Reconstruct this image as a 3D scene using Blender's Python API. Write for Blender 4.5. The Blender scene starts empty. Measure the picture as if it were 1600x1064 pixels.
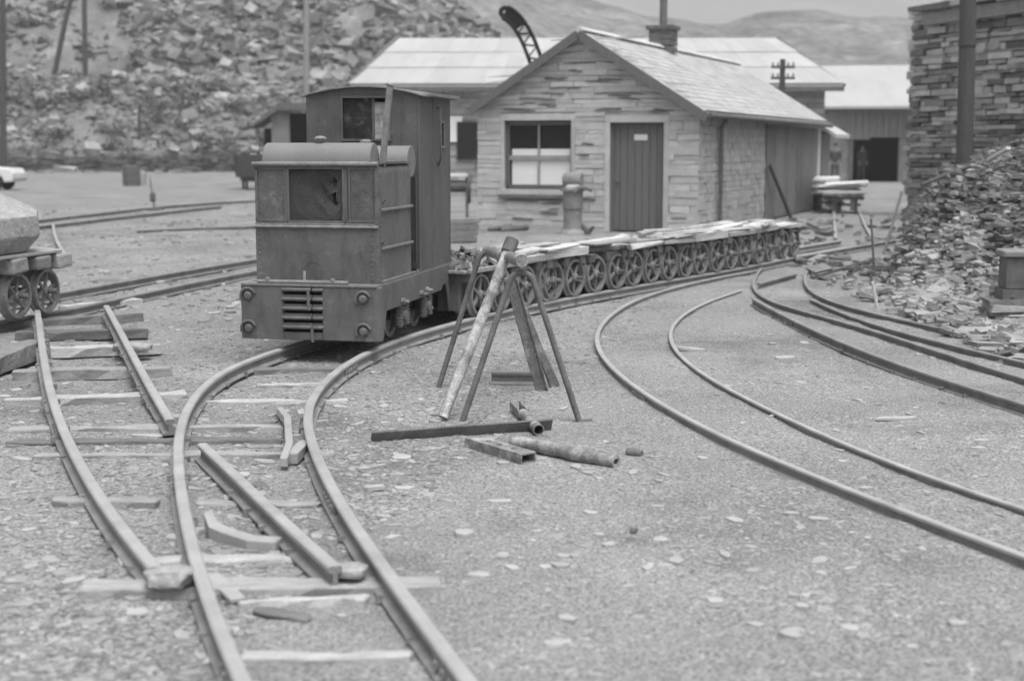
import bpy, math, random
import numpy as np
from mathutils import Vector, Matrix, noise as mnoise
random.seed(7)
RNG = np.random.default_rng(11)

# ------------------------------------------------------------------ camera, sky, sun, exposure
SC = bpy.context.scene
COL = SC.collection
F_PX, CX, CY, EYE = 2222.0, 800.0, 532.0, 1.6          # 50 mm lens on 36 mm film, 1600 px wide
PITCH = math.atan(302 / F_PX)
cam = bpy.data.cameras.new("camera")
cam_o = bpy.data.objects.new("camera", cam)
COL.objects.link(cam_o)
cam_o.location = (0, 0, EYE)
cam_o.rotation_euler = (math.pi / 2 - PITCH, 0, 0)
cam.sensor_width = 36.0
cam.lens = 36.0 * F_PX / 1600
cam.clip_end = 3000
cam.dof.use_dof = True
cam.dof.focus_distance = 9.3
cam.dof.aperture_fstop = 1.9
SC.camera = cam_o

SUN_EL, SUN_AZ = math.radians(71), math.radians(155)    # high thin overcast, brightest almost overhead
world = bpy.data.worlds.new("World")
SC.world = world
world.use_nodes = True
wn = world.node_tree
bg = wn.nodes["Background"]
sky = wn.nodes.new("ShaderNodeTexSky")
sky.sky_type = 'NISHITA'
sky.sun_disc = False
sky.sun_elevation = SUN_EL
sky.sun_rotation = SUN_AZ
sky.dust_density = 6.0
bw = wn.nodes.new("ShaderNodeRGBToBW")                  # black-and-white film: a neutral sky
wn.links.new(sky.outputs[0], bw.inputs[0])
wn.links.new(bw.outputs[0], bg.inputs[0])
bg.inputs[1].default_value = 0.15

sun = bpy.data.lights.new("sun", 'SUN')
sun.energy = 1.5
sun.angle = math.radians(32)
sun_o = bpy.data.objects.new("sun", sun)
COL.objects.link(sun_o)
sd = Vector((math.sin(SUN_AZ) * math.cos(SUN_EL), math.cos(SUN_AZ) * math.cos(SUN_EL), math.sin(SUN_EL)))
sun_o.rotation_euler = sd.to_track_quat('Z', 'Y').to_euler()

SC.view_settings.view_transform = 'Standard'
SC.view_settings.look = 'None'
SC.view_settings.gamma = 1.0
SC.view_settings.exposure = 0.54
SC.render.engine = 'CYCLES'
SC.cycles.max_bounces = 5
SC.cycles.use_denoising = True

# ------------------------------------------------------------------ measuring: survey points read off the photograph
def ray(u, v):
    x = (u - CX) / F_PX
    y = -(v - CY) / F_PX
    return np.array([x, math.cos(PITCH) + y * math.sin(PITCH), -math.sin(PITCH) + y * math.cos(PITCH)])
def gp(u, v, z=0.0):
    """point at height z on the level yard"""
    r = ray(u, v)
    t = (z - EYE) / r[2]
    return np.array([0, 0, EYE]) + t * r
def up(u, v, Y):
    """point at a known distance Y"""
    r = ray(u, v)
    return np.array([0, 0, EYE]) + r * (Y / r[1])

# ------------------------------------------------------------------ materials
def mat(name, base, var=0.25, scale=6.0, rough=0.8, bump=0.3, bscale=40.0, fine=0.0, metal=0.0, tone=0.0, stretch=None, spec=0.3,
        blotch=0.0, blotch_scale=1.2, blotch_tone=1.6, stain=0.0, stain_scale=2.0, stain_stretch=None, dent=0.0):
    m = bpy.data.materials.new(name)
    m.use_nodes = True
    nt = m.node_tree
    N, L = nt.nodes, nt.links
    b = N["Principled BSDF"]
    b.inputs["Roughness"].default_value = rough
    b.inputs["Metallic"].default_value = metal
    b.inputs["Specular IOR Level"].default_value = spec
    tc = N.new("ShaderNodeTexCoord")
    vec = tc.outputs["Object"]
    if stretch:
        mp = N.new("ShaderNodeMapping")
        mp.inputs["Scale"].default_value = stretch
        L.new(vec, mp.inputs[0])
        vec = mp.outputs[0]
    n1 = N.new("ShaderNodeTexNoise")
    n1.inputs["Scale"].default_value = scale
    n1.inputs["Detail"].default_value = 8
    n1.inputs["Roughness"].default_value = 0.65
    L.new(vec, n1.inputs["Vector"])
    mr = N.new("ShaderNodeMapRange")
    mr.inputs[1].default_value = 0.28
    mr.inputs[2].default_value = 0.72
    mr.inputs[3].default_value = base * (1 - var)
    mr.inputs[4].default_value = base * (1 + var)
    L.new(n1.outputs[0], mr.inputs[0])
    val = mr.outputs[0]
    def mul(v, a):
        q = N.new("ShaderNodeMath")
        q.operation = 'MULTIPLY'
        L.new(v, q.inputs[0])
        L.new(a, q.inputs[1])
        return q.outputs[0]
    if fine:
        n2 = N.new("ShaderNodeTexNoise")
        n2.inputs["Scale"].default_value = bscale * 1.7
        n2.inputs["Detail"].default_value = 5
        L.new(vec, n2.inputs["Vector"])
        r2 = N.new("ShaderNodeMapRange")
        r2.inputs[1].default_value = 0.3
        r2.inputs[2].default_value = 0.7
        r2.inputs[3].default_value = 1 - fine
        r2.inputs[4].default_value = 1 + fine
        L.new(n2.outputs[0], r2.inputs[0])
        val = mul(val, r2.outputs[0])
    if blotch:
        n4 = N.new("ShaderNodeTexNoise")
        n4.inputs["Scale"].default_value = blotch_scale
        n4.inputs["Detail"].default_value = 9
        n4.inputs["Roughness"].default_value = 0.7
        L.new(vec, n4.inputs["Vector"])
        r4 = N.new("ShaderNodeMapRange")
        r4.inputs[1].default_value = 0.62 - blotch * 0.3
        r4.inputs[2].default_value = 0.70 - blotch * 0.2
        r4.inputs[3].default_value = 1.0
        r4.inputs[4].default_value = blotch_tone
        L.new(n4.outputs[0], r4.inputs[0])
        val = mul(val, r4.outputs[0])
    if stain:
        n5 = N.new("ShaderNodeTexNoise")
        n5.inputs["Scale"].default_value = stain_scale
        n5.inputs["Detail"].default_value = 10
        n5.inputs["Roughness"].default_value = 0.72
        m5 = N.new("ShaderNodeMapping")
        m5.inputs["Scale"].default_value = stain_stretch or (1, 1, 1)
        m5.inputs["Location"].default_value = (3.1, 7.7, 1.3)
        L.new(tc.outputs["Object"], m5.inputs[0])
        L.new(m5.outputs[0], n5.inputs["Vector"])
        r5 = N.new("ShaderNodeMapRange")
        r5.inputs[1].default_value = 0.50
        r5.inputs[2].default_value = 0.66
        r5.inputs[3].default_value = 1.0
        r5.inputs[4].default_value = 1 - stain
        L.new(n5.outputs[0], r5.inputs[0])
        val = mul(val, r5.outputs[0])
    if tone:
        at = N.new("ShaderNodeAttribute")
        at.attribute_name = "tone"
        r3 = N.new("ShaderNodeMapRange")
        r3.inputs[3].default_value = 1 - tone
        r3.inputs[4].default_value = 1 + tone
        L.new(at.outputs["Fac"], r3.inputs[0])
        val = mul(val, r3.outputs[0])
    cc = N.new("ShaderNodeCombineColor")
    for i in range(3):
        L.new(val, cc.inputs[i])
    L.new(cc.outputs[0], b.inputs["Base Color"])
    if bump:
        n3 = N.new("ShaderNodeTexNoise")
        n3.inputs["Scale"].default_value = bscale
        n3.inputs["Detail"].default_value = 6
        L.new(vec, n3.inputs["Vector"])
        bp = N.new("ShaderNodeBump")
        bp.inputs["Strength"].default_value = bump
        bp.inputs["Distance"].default_value = 0.6 / bscale
        L.new(n3.outputs[0], bp.inputs["Height"])
        L.new(bp.outputs[0], b.inputs["Normal"])
        if dent:
            n6 = N.new("ShaderNodeTexNoise")
            n6.inputs["Scale"].default_value = 4.5
            n6.inputs["Detail"].default_value = 2
            L.new(tc.outputs["Object"], n6.inputs["Vector"])
            b6 = N.new("ShaderNodeBump")
            b6.inputs["Strength"].default_value = dent
            b6.inputs["Distance"].default_value = 0.05
            L.new(n6.outputs[0], b6.inputs["Height"])
            L.new(bp.outputs[0], b6.inputs["Normal"])
            L.new(b6.outputs[0], b.inputs["Normal"])
    return m

M = {}
M['ground'] = mat('slate_gravel', 0.226, 0.24, 0.55, 0.95, 1.0, 44, fine=0.62, blotch=0.4, blotch_scale=24, blotch_tone=1.38, stain=0.38, stain_scale=0.7)
M['chip'] = mat('slate_chip', 0.275, 0.15, 8, 0.85, 0.3, 60, tone=0.52)
M['slate'] = mat('weathered_slate', 0.36, 0.2, 9, 0.75, 0.4, 50, tone=0.15)
M['slate_dark'] = mat('damp_slate', 0.16, 0.25, 9, 0.6, 0.4, 50)
M['rail'] = mat('dusty_rail_steel', 0.225, 0.3, 5, 0.7, 0.35, 90, fine=0.2)
M['rail_head'] = mat('worn_rail_head', 0.36, 0.22, 4, 0.42, 0.12, 120, fine=0.12, spec=0.5)
M['rail_dark'] = mat('rusty_rail_steel', 0.19, 0.3, 5, 0.75, 0.35, 90, fine=0.2)
M['sleeper'] = mat('weathered_sleeper', 0.42, 0.28, 3, 0.9, 0.6, 26, fine=0.22, stretch=(2, 9, 9), tone=0.25)
M['sleeper_dark'] = mat('dark_sleeper', 0.20, 0.3, 3, 0.9, 0.6, 26, fine=0.22, stretch=(2, 9, 9), tone=0.2)  # same sleeper timber in one darker tone
M['paint'] = mat('faded_loco_paint', 0.122, 0.16, 3.2, 0.55, 0.16, 60, fine=0.16, spec=0.4, blotch=0.22, blotch_scale=7, blotch_tone=1.38, stain=0.34, stain_scale=2.4, stain_stretch=(2.2, 2.2, .8), dent=0.28)
M['paint_cab'] = mat('faded_cab_paint', 0.105, 0.14, 2.2, 0.55, 0.14, 60, fine=0.14, spec=0.4, blotch=0.12, blotch_scale=9, blotch_tone=1.4, stain=0.26, stain_scale=1.6, stain_stretch=(3, 3, .6), dent=0.25)
M['paint_band'] = mat('rust_mottled_paint', 0.115, 0.25, 9, 0.7, 0.25, 60, fine=0.25, blotch=0.3, blotch_scale=6, blotch_tone=1.45, stain=0.35, stain_scale=5)
M['paint_worn'] = mat('scuffed_edge_paint', 0.20, 0.3, 14, 0.55, 0.2, 70, fine=0.2, spec=0.45)
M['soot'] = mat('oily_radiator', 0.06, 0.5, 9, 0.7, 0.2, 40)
M['dark'] = mat('flat_black', 0.022, 0.4, 6, 0.8, 0.1, 40)  # even near-black: ironwork, interiors, openings, and the painted shade behind the hood
M['iron'] = mat('rusty_iron', 0.13, 0.35, 10, 0.7, 0.35, 70, fine=0.25)
M['iron_light'] = mat('scaled_pipe', 0.17, 0.4, 12, 0.65, 0.35, 70, fine=0.3, blotch=0.45, blotch_scale=7, blotch_tone=1.9)
M['pipe_paint'] = mat('flaking_white_pipe', 0.19, 0.4, 12, 0.65, 0.35, 70, fine=0.3, blotch=0.7, blotch_scale=4, blotch_tone=2.8)
M['wheel'] = mat('cast_iron_wheel', 0.215, 0.3, 12, 0.65, 0.3, 60, fine=0.2)
M['plank'] = mat('dusty_plank', 0.45, 0.22, 4, 0.9, 0.5, 30, fine=0.25, stretch=(6, 1.2, 6), tone=0.38)
M['beam_dark'] = mat('shaded_wagon_timber', 0.13, 0.35, 4, 0.9, 0.4, 30, fine=0.2, tone=0.25)  # darkened copy of the wagon timber: shade behind the wheels put into the colour
M['beam'] = mat('wagon_timber', 0.28, 0.3, 4, 0.9, 0.4, 30, fine=0.2, tone=0.25)
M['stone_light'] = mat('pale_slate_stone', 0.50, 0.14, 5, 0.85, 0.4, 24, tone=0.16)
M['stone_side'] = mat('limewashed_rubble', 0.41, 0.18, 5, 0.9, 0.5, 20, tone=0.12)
M['stone_wall'] = mat('dry_slate_stone', 0.32, 0.25, 5, 0.85, 0.5, 24, tone=0.62)
M['joint'] = mat('open_stone_joint', 0.15, 0.4, 6, 0.95, 0.5, 20)
M['mortar'] = mat('lime_mortar', 0.40, 0.25, 4, 0.95, 0.5, 20)
M['joint_dark'] = mat('shadowy_stone_core', 0.06, 0.4, 6, 0.95, 0.5, 20)
M['roof'] = mat('slate_roof', 0.42, 0.08, 3, 0.8, 0.2, 10, fine=0.08, tone=0.16)
M['roof_pale'] = mat('pale_sheet_roof', 0.42, 0.08, 0.6, 0.75, 0.1, 8, tone=0.07, stain=0.10, stain_scale=0.9, stain_stretch=(1.5, .4, .4))
M['board'] = mat('painted_board', 0.15, 0.18, 3, 0.75, 0.3, 14, fine=0.15, stretch=(14, 14, 1.5))
M['board_pale'] = mat('pale_window_paint', 0.30, 0.15, 6, 0.7, 0.1, 20)
M['shed_door'] = mat('mottled_shed_door', 0.21, 0.22, 2.5, 0.85, 0.3, 12, fine=0.12, stretch=(8, 8, 1), blotch=0.2, blotch_scale=3, blotch_tone=1.3, tone=.12, stain=.25)
M['door'] = mat('faded_door_paint', 0.155, 0.15, 3, 0.7, 0.25, 12, fine=0.12, stretch=(12, 12, 1))
M['shed_door2'] = mat('darker_shed_door', 0.165, 0.22, 2.5, 0.85, 0.3, 12, fine=0.12, stretch=(8, 8, 1), tone=.12, stain=.25)
M['sign'] = mat('white_enamel', 0.78, 0.05, 3, 0.4, 0.0)
M['white'] = mat('white_blind', 0.80, 0.04, 3, 0.8, 0.0)
M['corr'] = mat('weathered_sheeting', 0.24, 0.15, 2, 0.8, 0.2, 10, stretch=(8, 8, 0.6))
M['barn_wall'] = mat('grey_barn_wall', 0.24, 0.25, 1.2, 0.9, 0.5, 6, blotch=0.2, blotch_scale=2, blotch_tone=1.3)
M['tip'] = mat('slate_tip', 0.18, 0.45, 0.25, 0.95, 0.8, 1.5, blotch=0.3, blotch_scale=0.35, blotch_tone=1.5)
M['boulder'] = mat('slate_boulder', 0.24, 0.25, 1.0, 0.9, 0.5, 5, tone=0.66, stain=0.55, stain_scale=0.17)
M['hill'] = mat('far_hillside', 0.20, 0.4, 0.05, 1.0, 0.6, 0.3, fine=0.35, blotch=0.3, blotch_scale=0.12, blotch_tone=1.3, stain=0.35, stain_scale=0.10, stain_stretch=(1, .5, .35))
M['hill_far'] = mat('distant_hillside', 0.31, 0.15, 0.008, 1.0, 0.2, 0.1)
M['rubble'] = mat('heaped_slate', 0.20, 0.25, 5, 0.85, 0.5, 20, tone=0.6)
M['heap'] = mat('heap_soil', 0.12, 0.4, 3, 0.95, 0.7, 14, blotch=0.2, blotch_scale=3, blotch_tone=1.6)
M['pole'] = mat('tarred_pole', 0.085, 0.25, 3, 0.8, 0.3, 12, fine=0.2, stretch=(10, 10, 0.8))
M['block'] = mat('pale_slate_block', 0.33, 0.25, 4, 0.8, 0.5, 20, fine=0.2)
M['tar'] = mat('pale_sheet_load', 0.74, 0.1, 4, 0.85, 0.2, 12)
M['carw'] = mat('white_car_paint', 0.75, 0.04, 2, 0.3, 0.0, spec=0.5)
M['rubber'] = mat('tyre_rubber', 0.025, 0.2, 8, 0.8, 0.1, 30)
M['skin'] = mat('skin', 0.26, 0.05, 8, 0.6, 0.0)
M['cloth'] = mat('dark_work_cloth', 0.075, 0.2, 8, 0.95, 0.1, 60)
M['cloth2'] = mat('grey_work_cloth', 0.12, 0.2, 8, 0.95, 0.1, 60)
M['hair'] = mat('dark_hair', 0.04, 0.2, 20, 0.7, 0.1, 80)
def glass(name, col, rough, alpha):
    m = bpy.data.materials.new(name)
    m.use_nodes = True
    nt = m.node_tree
    b = nt.nodes["Principled BSDF"]
    b.inputs["Base Color"].default_value = (col, col, col, 1)
    b.inputs["Roughness"].default_value = rough
    b.inputs["Alpha"].default_value = alpha
    return m
M['glass'] = glass('dark_window_glass', 0.03, 0.08, 1.0)
M['glass_dirty'] = mat('grimy_cab_glass', 0.035, 0.5, 9, 0.5, 0.0, 30, spec=0.1, blotch=0.3, blotch_scale=9, blotch_tone=2.2)

# ------------------------------------------------------------------ mesh collector
def V3(*a): return np.array(a, float)
class MB:
    def __init__(s): s.v = []; s.f = []; s.t = []; s.mi = []
    def add(s, vs, fs, tone=None, mi=0):
        o = len(s.v)
        s.v.extend([tuple(map(float, p)) for p in vs])
        t = random.random() if tone is None else tone
        for f in fs:
            s.f.append(tuple(i + o for i in f)); s.t.append(t); s.mi.append(mi)
    def box(s, lo, hi, tone=None, mi=0, jit=0.0):
        x0, y0, z0 = lo; x1, y1, z1 = hi
        vs = [(x0, y0, z0), (x1, y0, z0), (x1, y1, z0), (x0, y1, z0), (x0, y0, z1), (x1, y0, z1), (x1, y1, z1), (x0, y1, z1)]
        if jit: vs = [tuple(c + random.uniform(-jit, jit) for c in p) for p in vs]
        s.add(vs, BOXF, tone, mi)
    def obox(s, c, ax, ay, az, tone=None, mi=0, jit=0.0):
        """box by centre and three half-axis vectors"""
        c, ax, ay, az = map(lambda q: np.asarray(q, float), (c, ax, ay, az))
        vs = [c - ax - ay - az, c + ax - ay - az, c + ax + ay - az, c - ax + ay - az, c - ax - ay + az, c + ax - ay + az, c + ax + ay + az, c - ax + ay + az]
        if jit: vs = [p + np.array([random.uniform(-jit, jit) for _ in range(3)]) for p in vs]
        s.add(vs, BOXF, tone, mi)
    def bar(s, p, q, w, h, upv=(0, 0, 1), tone=None, mi=0):
        p, q = np.asarray(p, float), np.asarray(q, float)
        d = q - p; L = np.linalg.norm(d); d /= L
        sx = np.cross(d, upv)
        if np.linalg.norm(sx) < 1e-6: sx = np.cross(d, (1, 0, 0))
        sx /= np.linalg.norm(sx); uz = np.cross(sx, d)
        s.obox((p + q) / 2, d * L / 2, sx * w / 2, uz * h / 2, tone, mi)
    def tube(s, pts, r, n=10, cap=True, tone=None, mi=0, hollow=0):
        pts = [np.asarray(p, float) for p in pts]
        rs = r if hasattr(r, '__len__') else [r] * len(pts)
        d0 = pts[1] - pts[0]; d0 /= np.linalg.norm(d0)
        u = np.cross(d0, (0, 0, 1))
        if np.linalg.norm(u) < 1e-3: u = np.cross(d0, (0, 1, 0))
        u /= np.linalg.norm(u)
        vs = []
        for i, p in enumerate(pts):
            a = pts[max(i - 1, 0)]; b = pts[min(i + 1, len(pts) - 1)]
            d = b - a; d /= np.linalg.norm(d)
            u = u - d * np.dot(u, d); u /= np.linalg.norm(u); w = np.cross(d, u)
            for k in range(n):
                t = 2 * math.pi * k / n
                vs.append(p + rs[i] * (math.cos(t) * u + math.sin(t) * w))
        fs = []
        for i in range(len(pts) - 1):
            for k in range(n):
                fs.append((i * n + k, i * n + (k + 1) % n, (i + 1) * n + (k + 1) % n, (i + 1) * n + k))
        if cap and not hollow:
            fs.append(tuple(reversed(range(n)))); fs.append(tuple((len(pts) - 1) * n + k for k in range(n)))
        t = random.random() if tone is None else tone
        s.add(vs, fs, t, mi)
    def lathe(s, prof, c, axis, n=24, tone=None, mi=0, closed=True):
        """profile list of (r, h) swept about an axis through c"""
        c = np.asarray(c, float); a = np.asarray(axis, float); a /= np.linalg.norm(a)
        u = np.cross(a, (0, 0, 1))
        if np.linalg.norm(u) < 1e-3: u = np.cross(a, (0, 1, 0))
        u /= np.linalg.norm(u); w = np.cross(a, u)
        vs = []; m = len(prof)
        for k in range(n):
            t = 2 * math.pi * k / n
            for (r, h) in prof: vs.append(c + a * h + r * (math.cos(t) * u + math.sin(t) * w))
        fs = []
        for k in range(n):
            k2 = (k + 1) % n
            for j in range(m if closed else m - 1):
                j2 = (j + 1) % m
                fs.append((k * m + j, k * m + j2, k2 * m + j2, k2 * m + j))
        s.add(vs, fs, tone, mi)
    def prism(s, poly, d, tone=None, mi=0):
        """closed polygon (3-D points) pushed along the vector d"""
        n = len(poly); d = np.asarray(d, float)
        vs = [np.asarray(p, float) for p in poly] + [np.asarray(p, float) + d for p in poly]
        fs = [tuple(reversed(range(n))), tuple(range(n, 2 * n))] + [(i, (i + 1) % n, n + (i + 1) % n, n + i) for i in range(n)]
        s.add(vs, fs, tone, mi)
    def sweep(s, prof, path, headfaces=(), upv=(0, 0, 1)):
        path = [np.asarray(p, float) for p in path]; n = len(prof); vs = []
        for i, p in enumerate(path):
            a = path[max(i - 1, 0)]; b = path[min(i + 1, len(path) - 1)]
            d = b - a; d /= np.linalg.norm(d)
            sx = np.cross(d, upv); sx /= np.linalg.norm(sx)
            for (x, z) in prof: vs.append(p + sx * x + np.array([0, 0, z]))
        o = len(s.v); s.v.extend([tuple(map(float, q)) for q in vs])
        for i in range(len(path) - 1):
            for k in range(n):
                k2 = (k + 1) % n
                s.f.append((o + i * n + k, o + i * n + k2, o + (i + 1) * n + k2, o + (i + 1) * n + k))
                s.t.append(0.5); s.mi.append(1 if k in headfaces else 0)
        s.f.append(tuple(o + k for k in reversed(range(n)))); s.t.append(.5); s.mi.append(0)
        s.f.append(tuple(o + (len(path) - 1) * n + k for k in range(n))); s.t.append(.5); s.mi.append(0)
    def build(s, name, m, parent=None, smooth=False, bevel=0.0, seg=2, loc=None, rot=None):
        me = bpy.data.meshes.new(name)
        me.from_pydata(s.v, [], s.f)
        at = me.attributes.new("tone", 'FLOAT', 'FACE')
        at.data.foreach_set("value", s.t)
        for k in (m if isinstance(m, (list, tuple)) else [m]):
            me.materials.append(M[k])
        me.polygons.foreach_set("material_index", s.mi)
        import bmesh
        bm = bmesh.new(); bm.from_mesh(me)
        bmesh.ops.recalc_face_normals(bm, faces=bm.faces)
        bm.to_mesh(me); bm.free()
        if smooth:
            me.polygons.foreach_set("use_smooth", [True] * len(me.polygons))
            try: me.set_sharp_from_angle(angle=math.radians(38))
            except Exception: pass
        o = bpy.data.objects.new(name, me)
        COL.objects.link(o)
        if bevel:
            b = o.modifiers.new("bevel", 'BEVEL')
            b.width = bevel; b.segments = seg; b.limit_method = 'ANGLE'; b.angle_limit = math.radians(35)
        if parent: o.parent = parent
        if loc is not None: o.location = loc
        if rot is not None: o.rotation_euler = rot
        return o
BOXF = [(3, 2, 1, 0), (4, 5, 6, 7), (0, 1, 5, 4), (1, 2, 6, 5), (2, 3, 7, 6), (3, 0, 4, 7)]

def tag(o, label=None, cat=None, group=None, kind=None):
    if label: o["label"] = label
    if cat: o["category"] = cat
    if group: o["group"] = group
    if kind: o["kind"] = kind
    return o
def thing(name, label, cat, loc=(0, 0, 0), rz=0.0, group=None):
    o = bpy.data.objects.new(name, None)
    COL.objects.link(o)
    o.location = [float(c) for c in loc]; o.rotation_euler = (0, 0, rz)
    o.empty_display_size = 0.2
    return tag(o, label, cat, group)
def copy_tree(root, loc, rz, label, group=None):
    r = root.copy(); COL.objects.link(r); r.location = [float(c) for c in loc]; r.rotation_euler = (0, 0, rz); r["label"] = label
    if group: r["group"] = group
    for ch in list(root.children):
        c = ch.copy(); COL.objects.link(c); c.parent = r
        for g in list(ch.children):
            d = g.copy(); COL.objects.link(d); d.parent = c
    return r
def nz(x, y, s=1.0, o=3, seed=0.0):
    return mnoise.fractal(Vector((x * s, y * s, seed)), 0.8, 2.0, o)
def spline(pts, n=6):
    """Catmull-Rom through points, n samples per span"""
    P = [np.asarray(p, float) for p in pts]
    P = [2 * P[0] - P[1]] + P + [2 * P[-1] - P[-2]]
    out = []
    for i in range(1, len(P) - 2):
        p0, p1, p2, p3 = P[i - 1:i + 3]
        for k in range(n):
            t = k / n
            out.append(0.5 * ((2 * p1) + (-p0 + p2) * t + (2 * p0 - 5 * p1 + 4 * p2 - p3) * t * t + (-p0 + 3 * p1 - 3 * p2 + p3) * t ** 3))
    out.append(P[-2])
    return out
def resmooth(pts, it=3):
    q = [np.array(p) for p in pts]
    for _ in range(it):
        q = [q[0]] + [(q[i - 1] + 2 * q[i] + q[i + 1]) / 4 for i in range(1, len(q) - 1)] + [q[-1]]
    return q

# ------------------------------------------------------------------ the ground: one sheet out to the horizon
def axis_pts(lo, hi, fine_lo, fine_hi, step, grow):
    a = list(np.arange(fine_lo, fine_hi, step))
    s = step; x = fine_lo
    left = []
    while x > lo: s *= grow; x -= s; left.append(x)
    s = step; x = fine_hi; right = []
    while x < hi: right.append(x); s *= grow; x += s
    return left[::-1] + a + right + [hi]
def yard_z(x, y):
    amp = 0.010 + 0.012 * min(1.0, max(0, (y - 3) / 30))
    z = amp * nz(x, y, 0.9, 4, 2.2) + 0.006 * nz(x, y, 5.5, 2, 9.1)
    # the unfilled bed round the broken turnout on the left lies a little lower
    d = math.hypot((x + 3.1) / 1.5, (y - 10.5) / 2.6)
    z -= 0.05 * max(0.0, 1 - d * d)
    return z
def build_ground():
    xs = axis_pts(-900, 900, -5, 6, 0.055, 1.16)
    ys = axis_pts(-12, 1500, 3.0, 16, 0.055, 1.07)
    nx, ny = len(xs), len(ys)
    v = []
    for y in ys:
        for x in xs:
            v.append((x, y, yard_z(x, y) if -14 < x < 16 and -1 < y < 70 else 0.0))
    f = [(j * nx + i, j * nx + i + 1, (j + 1) * nx + i + 1, (j + 1) * nx + i) for j in range(ny - 1) for i in range(nx - 1)]
    me = bpy.data.meshes.new("ground"); me.from_pydata(v, [], f); me.materials.append(M['ground'])
    me.polygons.foreach_set("use_smooth", [True] * len(f))
    o = bpy.data.objects.new("ground", me); COL.objects.link(o)
    tag(o, kind='structure')
build_ground()

def chip_shape(mb, c, r, th, tone, tilt=0.12, asp=1.0):
    n = random.choice((4, 5, 5, 6))
    rot = random.uniform(0, 6.28); a0 = random.uniform(0, 6.28)
    tx, ty = random.uniform(-tilt, tilt), random.uniform(-tilt, tilt)
    top = []
    for k in range(n):
        t = a0 + 6.283 * (k + random.uniform(-0.25, 0.25)) / n
        x, y = r * math.cos(t) * random.uniform(0.75, 1.15), r * asp * math.sin(t) * random.uniform(0.75, 1.15)
        x, y = x * math.cos(rot) - y * math.sin(rot), x * math.sin(rot) + y * math.cos(rot)
        top.append((c[0] + x, c[1] + y, c[2] + th + x * tx + y * ty))
    bot = [(p[0], p[1], p[2] - th - 0.01) for p in top]
    mb.add(top + bot, [tuple(range(n))] + [(i, n + i, n + (i + 1) % n, (i + 1) % n) for i in range(n)], tone)

def build_chips():
    mb = MB()
    for _ in range(60000):
        y = 3.3 * (random.random() * (1 - (3.3 / 34) ** 0.9) + (3.3 / 34) ** 0.9) ** (-1 / 0.9)
        hw = 0.385 * y + 0.3
        x = random.uniform(-hw, hw)
        clump = nz(x, y, 0.55, 3, 31.0)
        left = 1.0 if x < 0.25 * y - 2.0 else 0.0
        if random.random() > 0.48 + 0.9 * clump + 0.4 * left: continue
        r = min(0.045, 0.0066 * math.exp(abs(random.gauss(0, 0.62)))) * (1 + 0.03 * y) * (1.25 if left else 1.0)
        tone = min(1, max(0, random.gauss(0.55, 0.2)))
        chip_shape(mb, (x, y, yard_z(x, y) - 0.002), r, random.uniform(0.001, 0.004) if not left else random.uniform(0.002, 0.008), tone, 0.16, random.uniform(0.35, 0.9))
    for _ in range(300):                                   # the larger pale flakes, thick on the ground round the turnout
        y = random.choice((random.uniform(3.4, 9), random.uniform(4.5, 12), random.uniform(8, 24)))
        x = random.uniform(-0.385 * y, 0.385 * y)
        if random.random() < 0.45: x = random.uniform(-3.6, -0.5) * min(1, y / 8)
        r = random.uniform(0.025, 0.06)
        chip_shape(mb, (x, y, yard_z(x, y) - 0.001), r, random.uniform(0.005, 0.014), random.uniform(0.65, 1.0), 0.12, random.uniform(0.4, 0.8))
    o = mb.build("slate_chips", 'chip')
    tag(o, "loose grey slate chips strewn over the whole yard", "slate chips", kind='stuff')
build_chips()

# ------------------------------------------------------------------ rails
RAILP = [(-.042, 0), (.042, 0), (.042, .010), (.010, .022), (.008, .060), (.025, .067), (.026, .084), (.019, .0900), (-.019, .0900), (-.026, .084), (-.025, .067), (-.008, .060), (-.010, .022), (-.042, .010)]
HEADF = (5, 6, 7, 8, 9)
RAILS = []
def rail(pix, label, zt=0.10, group="rails of the quarry tracks", world=None, mats=('rail', 'rail_head'), joint=None, n=7, smooth=2, spikes=True, sc=1.0):
    if world is None:
        zs = zt if hasattr(zt, '__len__') else [zt] * len(pix)
        world = [gp(u, v, z) for (u, v), z in zip(pix, zs)]
    pts = spline(resmooth(world, smooth) if len(world) > 3 else world, n)
    base = [p - np.array([0, 0, 0.09 * sc]) for p in pts]
    mb = MB(); mb.sweep([(a * sc, b * sc) for a, b in RAILP], base, HEADF)
    for t in (joint or []):                                # bolted fishplates
        i = int(t * (len(pts) - 2)); p = base[i]; d = base[i + 1] - base[i]; d = d / np.linalg.norm(d)
        sx = np.cross(d, (0, 0, 1))
        for sgn in (-1, 1):
            mb.obox(p + sx * sgn * 0.018 * sc + V3(0, 0, 0.041 * sc), d * 0.17, sx * 0.007 * sc, V3(0, 0, 0.018 * sc))
            for k in (-0.12, -0.04, 0.04, 0.12):
                mb.obox(p + d * k + sx * sgn * 0.029 * sc + V3(0, 0, 0.041 * sc), d * 0.011 * sc, sx * 0.008 * sc, V3(0, 0, 0.011 * sc))
    if spikes:
        acc = 0.0
        for i in range(1, len(pts) - 1):
            acc += float(np.linalg.norm(pts[i] - pts[i - 1]))
            if acc < .30 or pts[i][1] > 15 or sc < .8: continue
            acc = random.uniform(-.12, .05); p = base[i]; d = base[i + 1] - base[i]; d = d / np.linalg.norm(d); sx = np.cross(d, (0, 0, 1))
            for sgn in (-1, 1):
                if random.random() < .75: mb.obox(p + sx * sgn * random.uniform(.036, .046) + d * random.uniform(-.03, .03) + V3(0, 0, .012), d * .011, sx * .013, V3(0, 0, random.uniform(.010, .018)), jit=.003)
    o = mb.build("rail", list(mats))
    tag(o, label, "rail", group)
    return pts
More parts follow.
